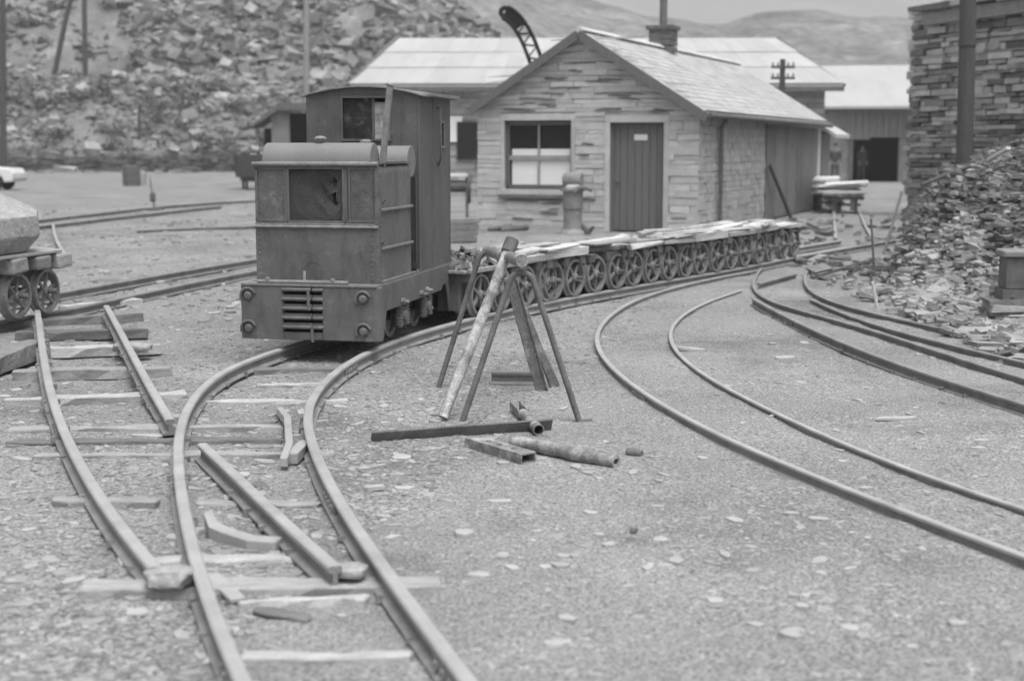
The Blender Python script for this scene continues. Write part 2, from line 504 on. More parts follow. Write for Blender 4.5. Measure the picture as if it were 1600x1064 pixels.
def offset(pts, d):
    out = []
    for i, p in enumerate(pts):
        t = np.asarray(pts[min(i + 1, len(pts) - 1)]) - np.asarray(pts[max(i - 1, 0)]); t = t / np.linalg.norm(t)
        out.append(np.asarray(p) + np.array([-t[1], t[0], 0]) * d)
    return out

R1 = [(800, 1150), (735, 1064), (670, 980), (620, 910), (570, 845), (535, 790), (505, 740), (485, 690), (474, 655), (478, 625), (500, 592), (545, 560), (588, 539),
      (650, 518), (720, 499), (777, 487), (844, 472), (904, 462), (961, 451), (1017, 442), (1071, 433), (1122, 425), (1163, 417), (1204, 409), (1236, 401), (1300, 390), (1400, 374)]
P_R1 = rail(R1, "right rail of the curving track that carries the locomotive and its wagons", joint=[.055, .21, .42])
L1 = [(420, 1150), (380, 1064), (345, 985), (318, 915), (300, 860), (285, 790), (276, 730), (274, 680), (283, 640), (310, 600), (345, 577), (387, 559)]
w_l1 = [gp(u, v, .1) for u, v in L1]
tail = offset(P_R1, 0.69)
tail = [p for i, p in enumerate(tail) if p[1] > 10.6 and i % 9 == 0]
P_L1 = rail(None, "left rail of the curving track that carries the locomotive and its wagons", world=w_l1 + tail, joint=[.06, .26])

G_T = "rails of the broken turnout"
rail([(58, 484), (64, 520), (67, 560), (75, 615), (95, 668), (128, 735), (163, 788), (205, 843), (243, 885)], "left turnout rail bending down to a pale stone block", zt=[.17, .16, .15, .13, .12, .11, .10, .10, .10], group=G_T, joint=[.5])
rail([(166, 477), (186, 510), (208, 555), (234, 605), (266, 655)], "short turnout rail ending free against the left loco rail", zt=[.17, .16, .14, .12, .11], group=G_T)
rail([(316, 692), (350, 722), (418, 788), (470, 838), (524, 884)], "short diagonal rail lying between the two loco rails", zt=.105, group=G_T)

G_L = "rails of the left siding"
rail([(-60, 512), (0, 500), (60, 492), (95, 486), (200, 462), (300, 440), (395, 421), (480, 408)], "front rail of the siding under the block wagon at left", zt=.10, group=G_L, mats=('rail_dark', 'rail'))
rail([(-60, 478), (20, 472), (95, 456), (200, 437), (300, 420), (395, 404), (480, 392)], "rear rail of the siding under the block wagon at left", zt=.10, group=G_L, mats=('rail_dark', 'rail'))
G_F = "rails far back at left"
rail([(-20, 352), (60, 345), (150, 334), (250, 320), (330, 316), (400, 313)], "far rail curving across the yard below the slate tip", zt=.08, group=G_F, mats=('rail_dark', 'rail_dark'))
rail([(-20, 362), (90, 350), (160, 343), (250, 330), (345, 322)], "second far rail below the slate tip, nearer than its twin", zt=.08, group=G_F, mats=('rail_dark', 'rail_dark'))
rail([(83, 350), (82, 362), (88, 378), (100, 396)], "short pale bent rail beside the block wagon", zt=.08, group=G_F)
rail([(215, 360), (300, 356), (400, 353)], "straight dark rail lying across open ground left of the locomotive", zt=.06, group=G_F, mats=('rail_dark', 'rail'))

G_C = "rails of the right hand curve"
rail([(1172, 424), (1130, 430), (1088, 440), (1017, 455), (980, 470), (947, 492), (929, 514), (926, 533), (938, 556), (961, 581), (994, 607), (1055, 645), (1125, 682), (1229, 724), (1346, 771), (1464, 816), (1600, 866), (1720, 910)],
     "long outer rail of the big curve sweeping to the lower right", zt=.05, group=G_C, joint=[.6], sc=.72)
rail([(1158, 453), (1102, 468), (1064, 487), (1046, 508), (1041, 524), (1050, 546), (1074, 569), (1111, 595), (1182, 630), (1252, 663), (1337, 701), (1421, 733), (1511, 764), (1600, 793), (1700, 826)],
     "thinner inner rail of the big curve sweeping to the lower right", zt=.036, group=G_C, sc=.62)
G_D = "rails of the far right junction"
rail([(1193, 414), (1176, 431), (1171, 446), (1179, 459), (1201, 471), (1240, 484), (1315, 499), (1391, 522), (1451, 545), (1541, 572), (1600, 590), (1700, 620)],
     "right junction rail with a hooked far end, second from the front", zt=.05, group=G_D, sc=.75, mats=('rail_dark', 'rail'))
rail([(1177, 466), (1210, 485), (1261, 511), (1331, 543), (1421, 575), (1511, 603), (1600, 630), (1700, 660)], "tall front rail of the right junction with dark web", zt=.075, group=G_D, sc=.85, mats=('rail_dark', 'rail'), joint=[.22])
rail([(1410, 369), (1331, 380), (1288, 391), (1267, 406), (1256, 425), (1251, 442), (1263, 456), (1288, 469), (1331, 481), (1391, 496), (1481, 513), (1600, 540), (1700, 565)],
     "rearmost junction rail hooking round beside the slate heap", zt=.05, group=G_D, sc=.75, mats=('rail_dark', 'rail'))
rail([(1267, 467), (1312, 492), (1376, 510), (1451, 531), (1600, 565), (1700, 588)], "third junction rail between the hooked rails", zt=.045, group=G_D, sc=.75, mats=('rail_dark', 'rail'))
rail([(1185, 442), (1243, 427)], "short straight rail lying loose behind the hooked junction rail", zt=.07, group=G_D, mats=('rail_dark', 'rail'))
rail([(1303, 330), (1304, 350), (1306, 372)], "left rail running under the sheeted wagons", zt=.06, group="rails under the sheeted wagons")
rail([(1343, 330), (1351, 350), (1363, 370)], "right rail running under the sheeted wagons", zt=.06, group="rails under the sheeted wagons")

# ------------------------------------------------------------------ sleepers
def sleeper(a, b, w, zt, label, th=0.08, m='sleeper', group="old timber sleepers", name="sleeper", cat="sleeper", rough=0.017):
    p, q = gp(*a, zt), gp(*b, zt)
    d = q - p; L = np.linalg.norm(d); rz = math.atan2(d[1], d[0])
    mb = MB(); n = max(5, int(L / 0.13)); vs = []
    for i in range(n + 1):
        x = L * i / n
        if i in (0, n): x += random.uniform(-.02, .02)
        ww = w * (1 if 0 < i < n else random.uniform(.8, 1))
        j = lambda s=1.0: random.uniform(-rough, rough) * s
        vs += [(x + j(), -ww / 2 + j(), -th), (x + j(), -ww / 2 + j(), j(.45)), (x + j(), ww / 2 + j(), j(.45)), (x + j(), ww / 2 + j(), -th)]
    fs = []
    for i in range(n):
        a0 = i * 4; b0 = a0 + 4
        for k in range(4): fs.append((a0 + k, a0 + (k + 1) % 4, b0 + (k + 1) % 4, b0 + k))
    fs += [(0, 1, 2, 3), (n * 4 + 3, n * 4 + 2, n * 4 + 1, n * 4)]
    mb.add(vs, fs)
    o = mb.build(name, m, loc=p, rot=(0, 0, rz), bevel=0.006, seg=1)
    return tag(o, label, cat, group)
SL = [((95, 478), (214, 466), .14, .07, "pale split sleeper directly below the block wagon wheels", 'sleeper'),
      ((26, 500), (217, 489), .15, .07, "dark square sleeper with clean end, second behind the turnout", 'sleeper_dark'),
      ((22, 518), (229, 513), .16, .06, "long dark sleeper just behind the loose timber baulk", 'sleeper_dark'),
      ((78, 543), (251, 537), .14, .04, "pale topped sleeper with a slate slab lying against it", 'sleeper'),
      ((20, 578), (265, 572), .13, .03, "sleeper reaching right past the short turnout rail", 'sleeper'),
      ((10, 622), (290, 612), .09, .022, "thin pale sleeper crossing near the free rail end", 'sleeper'),
      ((5, 668), (440, 664), .10, .026, "long sleeper under the left rail, rear of three close together", 'sleeper'),
      ((8, 689), (440, 684), .09, .022, "long brownish sleeper, middle of three close together", 'sleeper_dark'),
      ((50, 710), (530, 706), .09, .024, "long pale sleeper, front of three close together", 'sleeper'),
      ((80, 779), (242, 781), .08, .03, "short pale sleeper half buried left of the left loco rail", 'sleeper'),
      ((300, 783), (492, 785), .07, .016, "faint buried sleeper under the diagonal rail", 'sleeper'),
      ((178, 874), (480, 868), .09, .02, "sleeper behind the pale stone block, mostly buried", 'sleeper'),
      ((130, 914), (676, 906), .13, .032, "thick pale sleeper carrying both stone blocks", 'sleeper'),
      ((372, 937), (572, 931), .035, .03, "thin batten lying in front of the thick pale sleeper", 'sleeper'),
      ((384, 1022), (640, 1019), .06, .026, "nearest pale sleeper at the bottom of the photo", 'sleeper'),
      ((298, 626), (545, 624), .06, .022, "thin sleeper in front of the locomotive, nearer of two", 'sleeper'),
      ((352, 576), (530, 573), .14, .026, "dark sleeper just in front of the locomotive beam", 'sleeper_dark'),
      ((400, 600), (500, 598), .07, .02, "sleeper half hidden in gravel before the locomotive", 'sleeper')]
for a, b, w, zt, lab, m in SL:
    sleeper(a, b, w, zt, lab, m=m)
sleeper((-60, 572), (62, 529), .17, .11, "thick loose timber baulk lying at the left edge", th=.13, m='beam', group=None, name="timber_baulk", cat="timber baulk")
# spike heads and small plates are part of the rails' chairs
def spikes():
    pass

# ------------------------------------------------------------------ wheels and wagons
def wheel_mesh(mb, R=0.185, c=(0, 0, 0), side=1, ns=5, rim=0.027, w=0.055):
    """spoked, flanged wheel turning about local x; side=+1 has its outer face at +x"""
    s = side
    prof = [(R - rim, -w / 2 * s), (R + .022, -w / 2 * s), (R + .022, (-w / 2 + .016) * s), (R + .002, (-w / 2 + .024) * s), (R - .004, w / 2 * s), (R - rim, w / 2 * s)]
    mb.lathe(prof, c, (1, 0, 0), 28, tone=.5)
    mb.lathe([(.0005, -.03 * s), (.044, -.03 * s), (.044, .03 * s), (.034, .042 * s), (.0005, .042 * s)], c, (1, 0, 0), 16, tone=.5)
    for k in range(ns):
        t = 2 * math.pi * k / ns + .26
        d = V3(0, math.cos(t), math.sin(t)); e = V3(0, -math.sin(t), math.cos(t)); x = V3(1, 0, 0); c0 = np.asarray(c, float)
        a, b = c0 + d * .035, c0 + d * (R - rim + .004)
        vs = []
        for p, hw in ((a, .016), (b, .010)):
            vs += [p - e * hw - x * .010, p + e * hw - x * .010, p + e * hw + x * .010, p - e * hw + x * .010]
        mb.add(vs, [(0, 1, 2, 3), (4, 7, 6, 5), (0, 4, 5, 1), (1, 5, 6, 2), (2, 6, 7, 3), (3, 7, 4, 0)], .5)
def make_wagon(label, loc, rz, gauge=.66, wb=.44, L=.82, W=.80, R=.192, group="flat wagons coupled behind the locomotive", bare=False, seed=0):
    random.seed(100 + seed)
    t = thing("flat_wagon", label, "wagon", loc, rz, group)
    for sx in (-1, 1):
        for sy in (-1, 1):
            mb = MB(); wheel_mesh(mb, R, (0, 0, 0), sx)
            mb.build("wheel", 'wheel', t, smooth=True, loc=(sx * gauge / 2, sy * wb / 2, R), rot=(random.uniform(0, 6.28), 0, 0))
    for sy in (-1, 1):
        mb = MB(); mb.tube([(-gauge / 2 - .11, sy * wb / 2, R), (gauge / 2 + .11, sy * wb / 2, R)], .017, 10)
        mb.build("axle", 'iron', t, smooth=True)
    mb = MB()
    for sx in (-1, 1):
        mb.box((sx * .22 - .045, -L / 2, R - .13), (sx * .22 + .045, L / 2, R + .13))
        for sy in (-1, 1): mb.box((sx * .22 - .05, sy * wb / 2 - .05, R - .035), (sx * .22 + .05, sy * wb / 2 + .05, R + .018))
    for sy in (-1, 0, 1): mb.box((-W / 2 + .02, sy * (L / 2 - .06) - .05, R + .132), (W / 2 - .02, sy * (L / 2 - .06) + .05, R + .215), jit=.008)
    mb.build("frame", 'beam_dark', t, bevel=.006, seg=1)
    if not bare:
        mb = MB(); x = -W / 2
        while x < W / 2 - .03:
            w = min(random.uniform(.06, .15), W / 2 - x)
            h = random.uniform(.025, .095)
            y0, y1 = -L / 2 - random.uniform(-.03, .07), L / 2 + random.uniform(-.03, .06)
            if random.random() > .06: mb.box((x + .004, y0, R + .218), (x + w - .004, y1, R + .218 + h), jit=.012)
            if random.random() > .6: mb.obox((x + w / 2, random.uniform(-.2, .2), R + .225 + h + .015), V3(w * .6, random.uniform(-.03, .03), 0), V3(random.uniform(-.05, .05), random.uniform(.15, .45), random.uniform(-.01, .01)), V3(0, 0, .012), jit=.01)
            x += w
        mb.build("deck", 'plank', t, bevel=.005, seg=1)
    mb = MB()
    mb.tube([(0, -L / 2 - .06, R + .06), (0, L / 2 + .06, R + .06)], .016, 8)
    mb.build("drawbar", 'iron', t, smooth=True)
    return t
def at_path(pts, u, v):
    g = gp(u, v, .1); i = int(np.argmin([np.hypot(p[0] - g[0], p[1] - g[1]) for p in pts]))
    i = max(1, min(len(pts) - 2, i))
    d = pts[i + 1] - pts[i - 1]; d = d / np.linalg.norm(d)
    return pts[i], d
ORD = ["first flat wagon, tucked behind the trestle, heaped with slate rubble", "second flat wagon from the locomotive, seen through the trestle, plank topped",
       "third flat wagon from the locomotive, plank topped, just right of the trestle", "fourth flat wagon from the locomotive, with tightly laid dusty planks",
       "fifth flat wagon from the locomotive, in front of the hut door's left jamb", "sixth flat wagon from the locomotive, in front of the hut door",
       "seventh flat wagon from the locomotive, right of the hut door", "eighth flat wagon from the locomotive, before the hut's downpipe",
       "ninth flat wagon from the locomotive, last but one of the row", "tenth and last flat wagon, farthest from the locomotive"]
PAIRS = [(765, 490), (830, 475.5), (890, 466.5), (950, 454), (1005.5, 444), (1060, 435), (1110, 427), (1152, 419.5), (1195, 411), (1230, 403)]
for i, (u, v) in enumerate(PAIRS):
    p, d = at_path(P_R1, u, v)
    nrm = np.array([d[1], -d[0], 0])                       # towards the right-hand rail
    c = p - nrm * .33
    wg = make_wagon(ORD[i], (c[0], c[1], .10), math.atan2(-d[0], d[1]) + random.uniform(-.03, .03), seed=i, L=.80 if i else .95, bare=(i == 0))
    if i == 0:
        mb = MB(); random.seed(3)
        for s in (-1, 1): mb.box((s * .38 - .02, -.50, .40), (s * .38 + .02, .48, .44))
        mb.box((-.38, -.56, .402), (.36, .46, .43))
        mb.build("deck", 'beam', wg, bevel=.004, seg=1)
        mb = MB()
        for _ in range(260):
            x, y = random.uniform(-.34, .34), random.uniform(-.52, .42)
            hgt = .16 * max(0, 1 - abs(x) / .45) * max(0.2, 1 - abs(y) / .7)
            chip_shape(mb, (x, y, .435 + random.random() * hgt), random.uniform(.025, .075), random.uniform(.01, .04), random.random(), .7, random.uniform(.5, 1))
        rb = mb.build("slate_rubble", 'rubble', loc=(c[0], c[1], .10), rot=(0, 0, math.atan2(-d[0], d[1])))
        tag(rb, "heap of broken slate carried on the first wagon behind the locomotive", "rubble")

# ------------------------------------------------------------------ the locomotive
LY = math.radians(12.0)
LOC = V3(-1.51, 10.50, 0.10)
loco = thing("quarry_locomotive", "dark grey boxy diesel quarry locomotive with tall cab on the curving track", "locomotive", LOC, -LY)
ZB = -0.10                                                 # local heights were surveyed from the yard; rails stand 0.10 above it
def Lz(z): return z + ZB
def front_beam():
    mb = MB(); y0, y1 = 0.0, 0.05
    xs0, xs1 = -.20, .105
    z0, z1 = Lz(.175), Lz(.575)
    slots = [Lz(.245), Lz(.315), Lz(.385), Lz(.455), Lz(.525)]
    hh = .013
    mb.box((-.535, y0, z0), (xs0, y1, z1), .5)             # left and right plates
    mb.box((xs1, y0, z0), (.515, y1, z1), .5)
    prev = z0
    for s in slots + [None]:
        top = (s - hh) if s is not None else z1
        mb.box((xs0, y0 + .001, prev), (.022, y1, top), .5)
        mb.box((.026, y0 + .006, prev), (xs1, y1, top), .5)
        if s is not None: prev = s + hh
    mb.box((-.24, y1 + .02, z0 + .01), (.16, y1 + .03, z1 - .01), .0, mi=1)      # dark backing behind the slots
    # pressed lips over each slot, left and right of the split
    for s in slots:
        for (a, b, dy) in ((xs0 - .01, .02, 0), (.03, xs1 + .01, .004)):
            mb.tube([(a, y0 - .002 + dy, s + hh + .012), (b, y0 - .002 + dy, s + hh + .012)], .015, 8)
    mb.tube([(.515, .045, z0), (.515, .045, z1)], .045, 12)  # rounded right corner
    mb.build("buffer_beam", ['paint', 'dark'], loco, smooth=True, bevel=.005)
    # crack / overlapped seam
    mb = MB(); mb.tube([(.0, -.008, Lz(.545)), (.002, -.010, Lz(.40))], .012, 8)
    mb.build("coupling_pin", 'iron', loco, smooth=True)
    mb = MB(); mb.bar((.022, -.004, Lz(.30)), (.03, -.004, z0 - .012), .022, .012, (0, 1, 0)); mb.build("seam_strip", 'iron', loco)
front_beam()
for (x, z) in ((-.475, .50), (-.475, .255), (.425, .49), (.425, .25)):
    mb = MB()
    mb.lathe([(.0005, -.030), (.022, -.028), (.034, -.016), (.038, 0), (.0005, 0)], (x, 0, Lz(z)), (0, 1, 0), 18)
    n = 12; arc = [(x + .056 * math.cos(a), -.012, Lz(z) + .056 * math.sin(a)) for a in [math.radians(20 + 150 * k / n) for k in range(n + 1)]]
    mb.tube(arc + [(x - .056, -.010, Lz(z) - .03)], .012, 8)
    mb.build("buffer_boss", 'paint', loco, smooth=True)
# running plate with a worn lip over the beam
mb = MB(); mb.box((-.53, -.006, Lz(.577)), (.53, 2.2, Lz(.592)), .5); mb.tube([(-.41, .03, Lz(.605)), (.30, .03, Lz(.605))], .015, 8)
for x in (-.33, .18): mb.lathe([(.0005, .0), (.020, 0), (.018, .018), (.0005, .02)], (x, .03, Lz(.618)), (0, 0, 1), 8)
mb.build("running_plate", 'paint_worn', loco, smooth=True, bevel=.004)

HX0, HX1, HY0, HY1, HZ0, HZ1 = -.445, .515, .10, .98, Lz(.592), Lz(1.475)
def hood():
    mb = MB()
    zl = Lz(1.012)
    mb.box((HX0, HY0, HZ0), (HX1, HY0 + .03, zl), .5)                     # lower front sheet
    for (a, b) in ((HX0, -.19), (.255, HX1)):                              # mottled sheets either side of the radiator, in raised frames
        pb_ = MB(); pb_.box((a, HY0 + .012, zl), (b, HY0 + .03, HZ1), .5)
        for (c, e) in (((a + .012, zl + .04), (a + .012, HZ1 - .03)), ((b - .014, zl + .04), (b - .014, HZ1 - .03)), ((a, zl + .045), (b, zl + .045)), ((a, HZ1 - .03), (b, HZ1 - .03))):
            mb.bar((c[0], HY0 + .007, c[1]), (e[0], HY0 + .007, e[1]), .022, .010, (0, 1, 0))
        pb_.build("front_panel", 'paint_band', loco, bevel=.003)
    mb.box((-.19, HY0 + .012, zl), (.255, HY0 + .03, zl + .03), .5)
    mb.box((-.19, HY0 + .012, HZ1 - .025), (.255, HY0 + .03, HZ1), .5)
    mb.box((HX0, HY0 + .03, HZ0), (HX0 + .02, HY1, HZ1), .5)              # left side
    mb.box((HX1 - .03, HY0 + .03, HZ0), (HX1 - .012, HY1, HZ1 - .02), .5)  # right side behind the doors
    mb.box((HX0, HY0, HZ1 - .002), (HX1, HY1, HZ1 + .012), .5)            # top
    mb.box((HX0, HY1 - .02, HZ0), (HX1 - .03, HY1 - .001, HZ1), .5)
    for k in range(11):
        for (xx, zz) in ((HX0 + .03, 0), (HX1 - .05, 0)):
            mb.lathe([(.0005, -.006), (.007, -.005), (.009, 0), (.0005, 0)], (xx, HY0, HZ0 + .03 + k * .037), (0, 1, 0), 7)
    mb.build("hood", 'paint', loco, bevel=.006)
    mb = MB()                                                              # worn mouldings: top rim, waist ledge
    mb.tube([(HX0 - .012, HY0 - .004, HZ1), (HX1 + .004, HY0 - .004, HZ1)], .017, 10)
    mb.tube([(HX0 - .010, HY0 - .006, zl + .0), (HX1 + .004, HY0 - .006, zl + .0)], .012, 10)
    mb.box((HX0, HY0 - .008, zl + .012), (HX1 - .02, HY0 + .011, zl + .028), .5)
    for k in range(9): mb.lathe([(.0005, -.006), (.008, -.004), (.009, 0), (.0005, 0)], (HX0 + .06 + k * .105, HY0 - .008, zl + .02), (0, 1, 0), 8)
    mb.build("hood_moulding", 'paint_worn', loco, smooth=True)
    mb = MB()                                                              # bolted dark corner angle
    mb.box((HX1 - .022, HY0 - .004, HZ0), (HX1 + .010, HY0 + .045, HZ1 - .02), .5)
    for k in range(7): mb.lathe([(.0005, 0), (.009, 0), (.007, .008), (.0005, .009)], (HX1 + .009, HY0 + .022, HZ0 + .06 + k * .125), (1, 0, 0), 8)
    mb.build("corner_angle", 'iron', loco, smooth=True, bevel=.006)
hood()
def grille():
    root = None
    mb = MB(); x0, x1, z0, z1 = -.185, .25, Lz(1.045), Lz(1.448); y = HY0 + .006
    for (a, b) in (((x0, y, z0), (x0, y, z1)), ((x1, y, z0), (x1, y, z1)), ((x0, y, z0), (x1, y, z0)), ((x0, y, z1), (x1, y, z1))):
        mb.bar(a, b, .022, .014, (0, 1, 0))
    for (a, b) in (((x1 + .045, y, z0 - .02), (x1 + .045, y, z1 + .02)), ((x0 - .02, y, z0 - .02), (x0 - .02, y, z1 + .02))): mb.bar(a, b, .014, .016, (0, 1, 0))
    root = mb.build("radiator_grille", 'paint', loco, bevel=.003)
    mb = MB(); st = .0125; nx_ = int((x1 - x0) / st); nz_ = int((z1 - z0) / st)
    def bulge(x, z):                                                       # the mesh is pushed in and torn on the right
        d = math.hypot((x - .10) / .13, (z - Lz(1.25)) / .17)
        return y + .012 + (.022 * (1 - d * d) if d < 1 else 0) * (1 + .5 * math.sin(40 * x + 31 * z))
    def torn(x, z): return .145 < x < .195 and abs((x - .165) - .09 * ((z - Lz(1.27)) / .2) ** 2) < .013 and abs(z - Lz(1.28)) < .11
    for i in range(1, nx_):
        x = x0 + i * st; seg = []
        for j in range(0, nz_ + 1, 2):
            z = z0 + j * st
            if torn(x, z):
                if len(seg) > 1: mb.tube(seg, .0027, 3, cap=False)
                seg = []
            else: seg.append((x, bulge(x, z), z))
        if len(seg) > 1: mb.tube(seg, .0027, 3, cap=False)
    for j in range(1, nz_):
        z = z0 + j * st; seg = []
        for i in range(0, nx_ + 1, 2):
            x = x0 + i * st
            if torn(x, z):
                if len(seg) > 1: mb.tube(seg, .0027, 3, cap=False)
                seg = []
            else: seg.append((x, bulge(x, z), z))
        if len(seg) > 1: mb.tube(seg, .0027, 3, cap=False)
    mb.build("wire_mesh", 'paint', root)
    mb = MB(); c = (.035, HY0 + .05, Lz(1.25))
    mb.lathe([(.185, 0), (.20, 0), (.20, .05), (.185, .05)], c, (0, 1, 0), 32)
    for k in range(5):
        t = 6.283 * k / 5 + .4; d = V3(math.cos(t), 0, math.sin(t)); e = V3(-math.sin(t), 0, math.cos(t))
        mb.obox(np.array(c) + d * .1 + V3(0, .03, 0), d * .075, e * .035 + V3(0, .02, 0), V3(0, .003, 0))
    mb.lathe([(.0005, 0), (.03, 0), (.03, .03), (.0005, .03)], c, (0, 1, 0), 16)
    mb.build("fan", 'iron', root, smooth=True)
    mb = MB(); mb.box((-.22, HY0 + .12, Lz(1.02)), (.28, HY0 + .13, Lz(1.46))); mb.build("radiator_core", 'soot', root)
grille()
def side_doors():
    mb = MB(); x = HX1 - .012
    # two hinged sheets with a rounded top edge, running back from the corner angle
    prof = [(x + .012, HZ0 + .002), (x + .012, HZ1 - .07), (x + .004, HZ1 - .03), (x - .02, HZ1 - .004), (x - .06, HZ1 + .014)]
    vs = []; ys = [HY0 + .048, HY1 - .01]
    for yy in ys:
        for (a, b) in prof: vs.append((a, yy, b))
        for (a, b) in reversed(prof): vs.append((a - .012, yy, b - .004))
    n = len(prof) * 2
    mb.add(vs, [tuple(range(n)), tuple(reversed(range(n, 2 * n)))] + [(i, n + i, n + (i + 1) % n, (i + 1) % n) for i in range(n)], .5)
    d = mb.build("side_door", 'paint', loco, smooth=True, bevel=.003)
    mb = MB()
    for z in (Lz(1.138), Lz(.852)):
        mb.bar((x + .022, HY0 + .05, z), (x + .022, HY1 + .0, z), .018, .020)
    mb.bar((x + .01, HY0 + .05, HZ0 + .012), (x + .01, HY1 + .18, HZ0 + .012), .03, .018)
    mb.bar((x - .05, HY0 + .05, HZ1 + .016), (x - .05, HY1, HZ1 + .016), .06, .006)
    mb.build("door_strip", 'paint_worn', d, bevel=.003)
    for z in (1.20, .90):
        mb = MB(); a = [(x + .03, HY0 + .09 + .022 * math.cos(t), Lz(z) + .016 * math.sin(t)) for t in [k * .524 for k in range(13)]]
        mb.tube(a, .0045, 6, cap=False); mb.build("handle", 'iron', d, smooth=True)
side_doors()
def tank(yc, zc, r, x0, x1, caps, full):
    mb = MB(); n = 20; poly = []
    rng = range(n + 1) if not full else range(n)
    for k in rng:
        t = math.pi * k / n if not full else 2 * math.pi * k / n
        poly.append((x0, yc - r * math.cos(t), zc + r * math.sin(t) * (1.0 if full else 1.18)))
    mb.prism(poly, (x1 - x0, 0, 0), .5)
    t = mb.build("fuel_tank", 'paint_top', loco, smooth=True, bevel=.006)
    for cxx in caps:
        mb = MB(); zt = zc + r * (1 if full else 1.18)
        mb.lathe([(.0005, -.012), (.022, -.012), (.022, .018), (.046, .022), (.048, .034), (.030, .048), (.0005, .052)], (cxx, yc, zt), (0, 0, 1), 20)
        mb.build("filler_cap", 'paint_worn', t, smooth=True)
    if not full:
        mb = MB(); mb.tube([(x0 - .012 + .0, yc - r - .01, zc + .0), (x1 + .0, yc - r - .01, zc + .0)], .008, 8); mb.build("tank_lip", 'paint_worn', t, smooth=True)
M['paint_top'] = mat('dusty_tank_paint', 0.20, 0.12, 3.5, 0.6, 0.10, 60, fine=0.10, spec=0.35)
tank(HY0 + .125, HZ1 + .012, .122, -.385, .455, (.035,), False)
tank(1.055, Lz(1.485), .125, -.40, .50, (.12,), True)
mb = MB(); mb.bar((.485, .32, HZ1 - .02), (.549, .33, Lz(2.055)), .043, .043, (0, 1, 0)); mb.bar((.545, .33, Lz(2.052)), (.5495, .33, Lz(2.064)), .054, .054, (0, 1, 0))
mb.build("exhaust_stack", 'paint_worn', loco, bevel=.006)
def cab():
    x0, x1, y0, y1, z0 = -.43, .525, 1.20, 2.20, Lz(.592)
    ze, za = Lz(2.02), Lz(2.085)
    w = (-.125, .285, Lz(1.655), Lz(2.0))
    def roofz(x): t = (x - (x0 + x1) / 2) / ((x1 - x0) / 2); return za - (za - ze) * t * t
    def sheet(y, win):
        mb.box((x0, y, z0), (win[0], y + .012, ze), .5); mb.box((win[1], y, z0), (x1, y + .012, ze), .5)
        mb.box((win[0], y, z0), (win[1], y + .012, win[2]), .5); mb.box((win[0], y, win[3]), (win[1], y + .012, ze), .5)
        n = 16; poly = [(x0 + (x1 - x0) * k / n, y, roofz(x0 + (x1 - x0) * k / n) - .002) for k in range(n + 1)]
        mb.prism([(x0, y, ze - .001)] + poly + [(x1, y, ze - .001)], (0, .012, 0), .5)
    mb = MB()
    sheet(y0, w)
    sheet(y1 - .012, (-.16, .30, Lz(1.64), Lz(1.99)))
    mb.box((x0, y0 + .012, z0), (x0 + .012, y1 - .012, ze), .5)
    # right side with a slit window
    sy0, sy1, sz0, sz1 = 1.86, 1.97, Lz(1.60), Lz(1.81)
    for lo, hi in (((y0 + .012, z0), (sy0, ze)), ((sy1, z0), (y1 - .012, ze)), ((sy0, z0), (sy1, sz0)), ((sy0, sz1), (sy1, ze))):
        mb.box((x1 - .012, lo[0], lo[1]), (x1, hi[0], hi[1]), .5)
    mb.tube([(x1 - .006, y0 + .006, z0), (x1 - .006, y0 + .006, ze)], .012, 10)
    mb.tube([(x1 + .0, 1.62, z0 + .02), (x1 + .0, 1.62, ze - .01)], .006, 6)
    mb.tube([(.26 + .12, y0 - .001, z0 + .9), (.26 + .12, y0 - .001, ze)], .004, 6)
    cb = mb.build("cab", 'paint_cab', loco, bevel=.003)
    mb = MB()
    for (a, b) in (((sy0, sz0), (sy0, sz1)), ((sy1, sz0), (sy1, sz1)), ((sy0, sz0), (sy1, sz0)), ((sy0, sz1), (sy1, sz1))):
        mb.bar((x1 + .006, a[0], a[1]), (x1 + .006, b[0], b[1]), .016, .014, (1, 0, 0))
    mb.build("side_window_frame", 'paint_worn', cb, bevel=.002)
    mb = MB()
    for (a, b) in (((w[0], w[2]), (w[0], w[3])), ((w[0], w[3]), (w[1], w[3])), ((w[1], w[2]), (w[1], w[3]))):
        mb.bar((a[0], y0 - .004, a[1]), (b[0], y0 - .004, b[1]), .018, .010, (0, 1, 0))
    mb.bar((w[0] - .01, y0 - .008, w[2]), (w[1] + .01, y0 - .008, w[2]), .018, .02, (0, 1, 0))
    mb.build("front_window_frame", 'paint_cab', cb, bevel=.002)
    mb = MB(); mb.box((w[0], y0 + .016, w[2]), (.135, y0 + .022, w[3])); mb.build("window_pane", 'glass_dirty', cb)
    mb = MB(); mb.box((.128, y0 + .014, w[2]), (.146, y0 + .026, w[3])); mb.build("sliding_sash", 'paint_cab', cb)
    # roof sheet
    mb = MB(); n = 20; top = []; X0, X1 = x0 - .035, x1 + .045
    for k in range(n + 1):
        x = X0 + (X1 - X0) * k / n; top.append((x, y0 - .035, roofz(x) + .006))
    bot = [(p[0], p[1], p[2] - .014) for p in reversed(top)]
    mb.prism(top + bot, (0, y1 - y0 + .08, 0), .5)
    mb.box((x1 - .09, y0 + .12, ze - .012), (x1 + .075, y1 + .06, ze + .012), .5)
    mb.build("cab_roof", 'paint_worn', loco, bevel=.002)
    # handrail bowed out from the side
    mb = MB(); pts = [(x1 + .004, 1.74, Lz(1.93)), (x1 + .035, 1.735, Lz(1.90)), (x1 + .045, 1.70, Lz(1.72)), (x1 + .040, 1.72, Lz(1.52)), (x1 + .004, 1.80, Lz(1.45))]
    mb.tube(spline(pts, 6), .009, 8); mb.build("handrail", 'iron', loco, smooth=True)
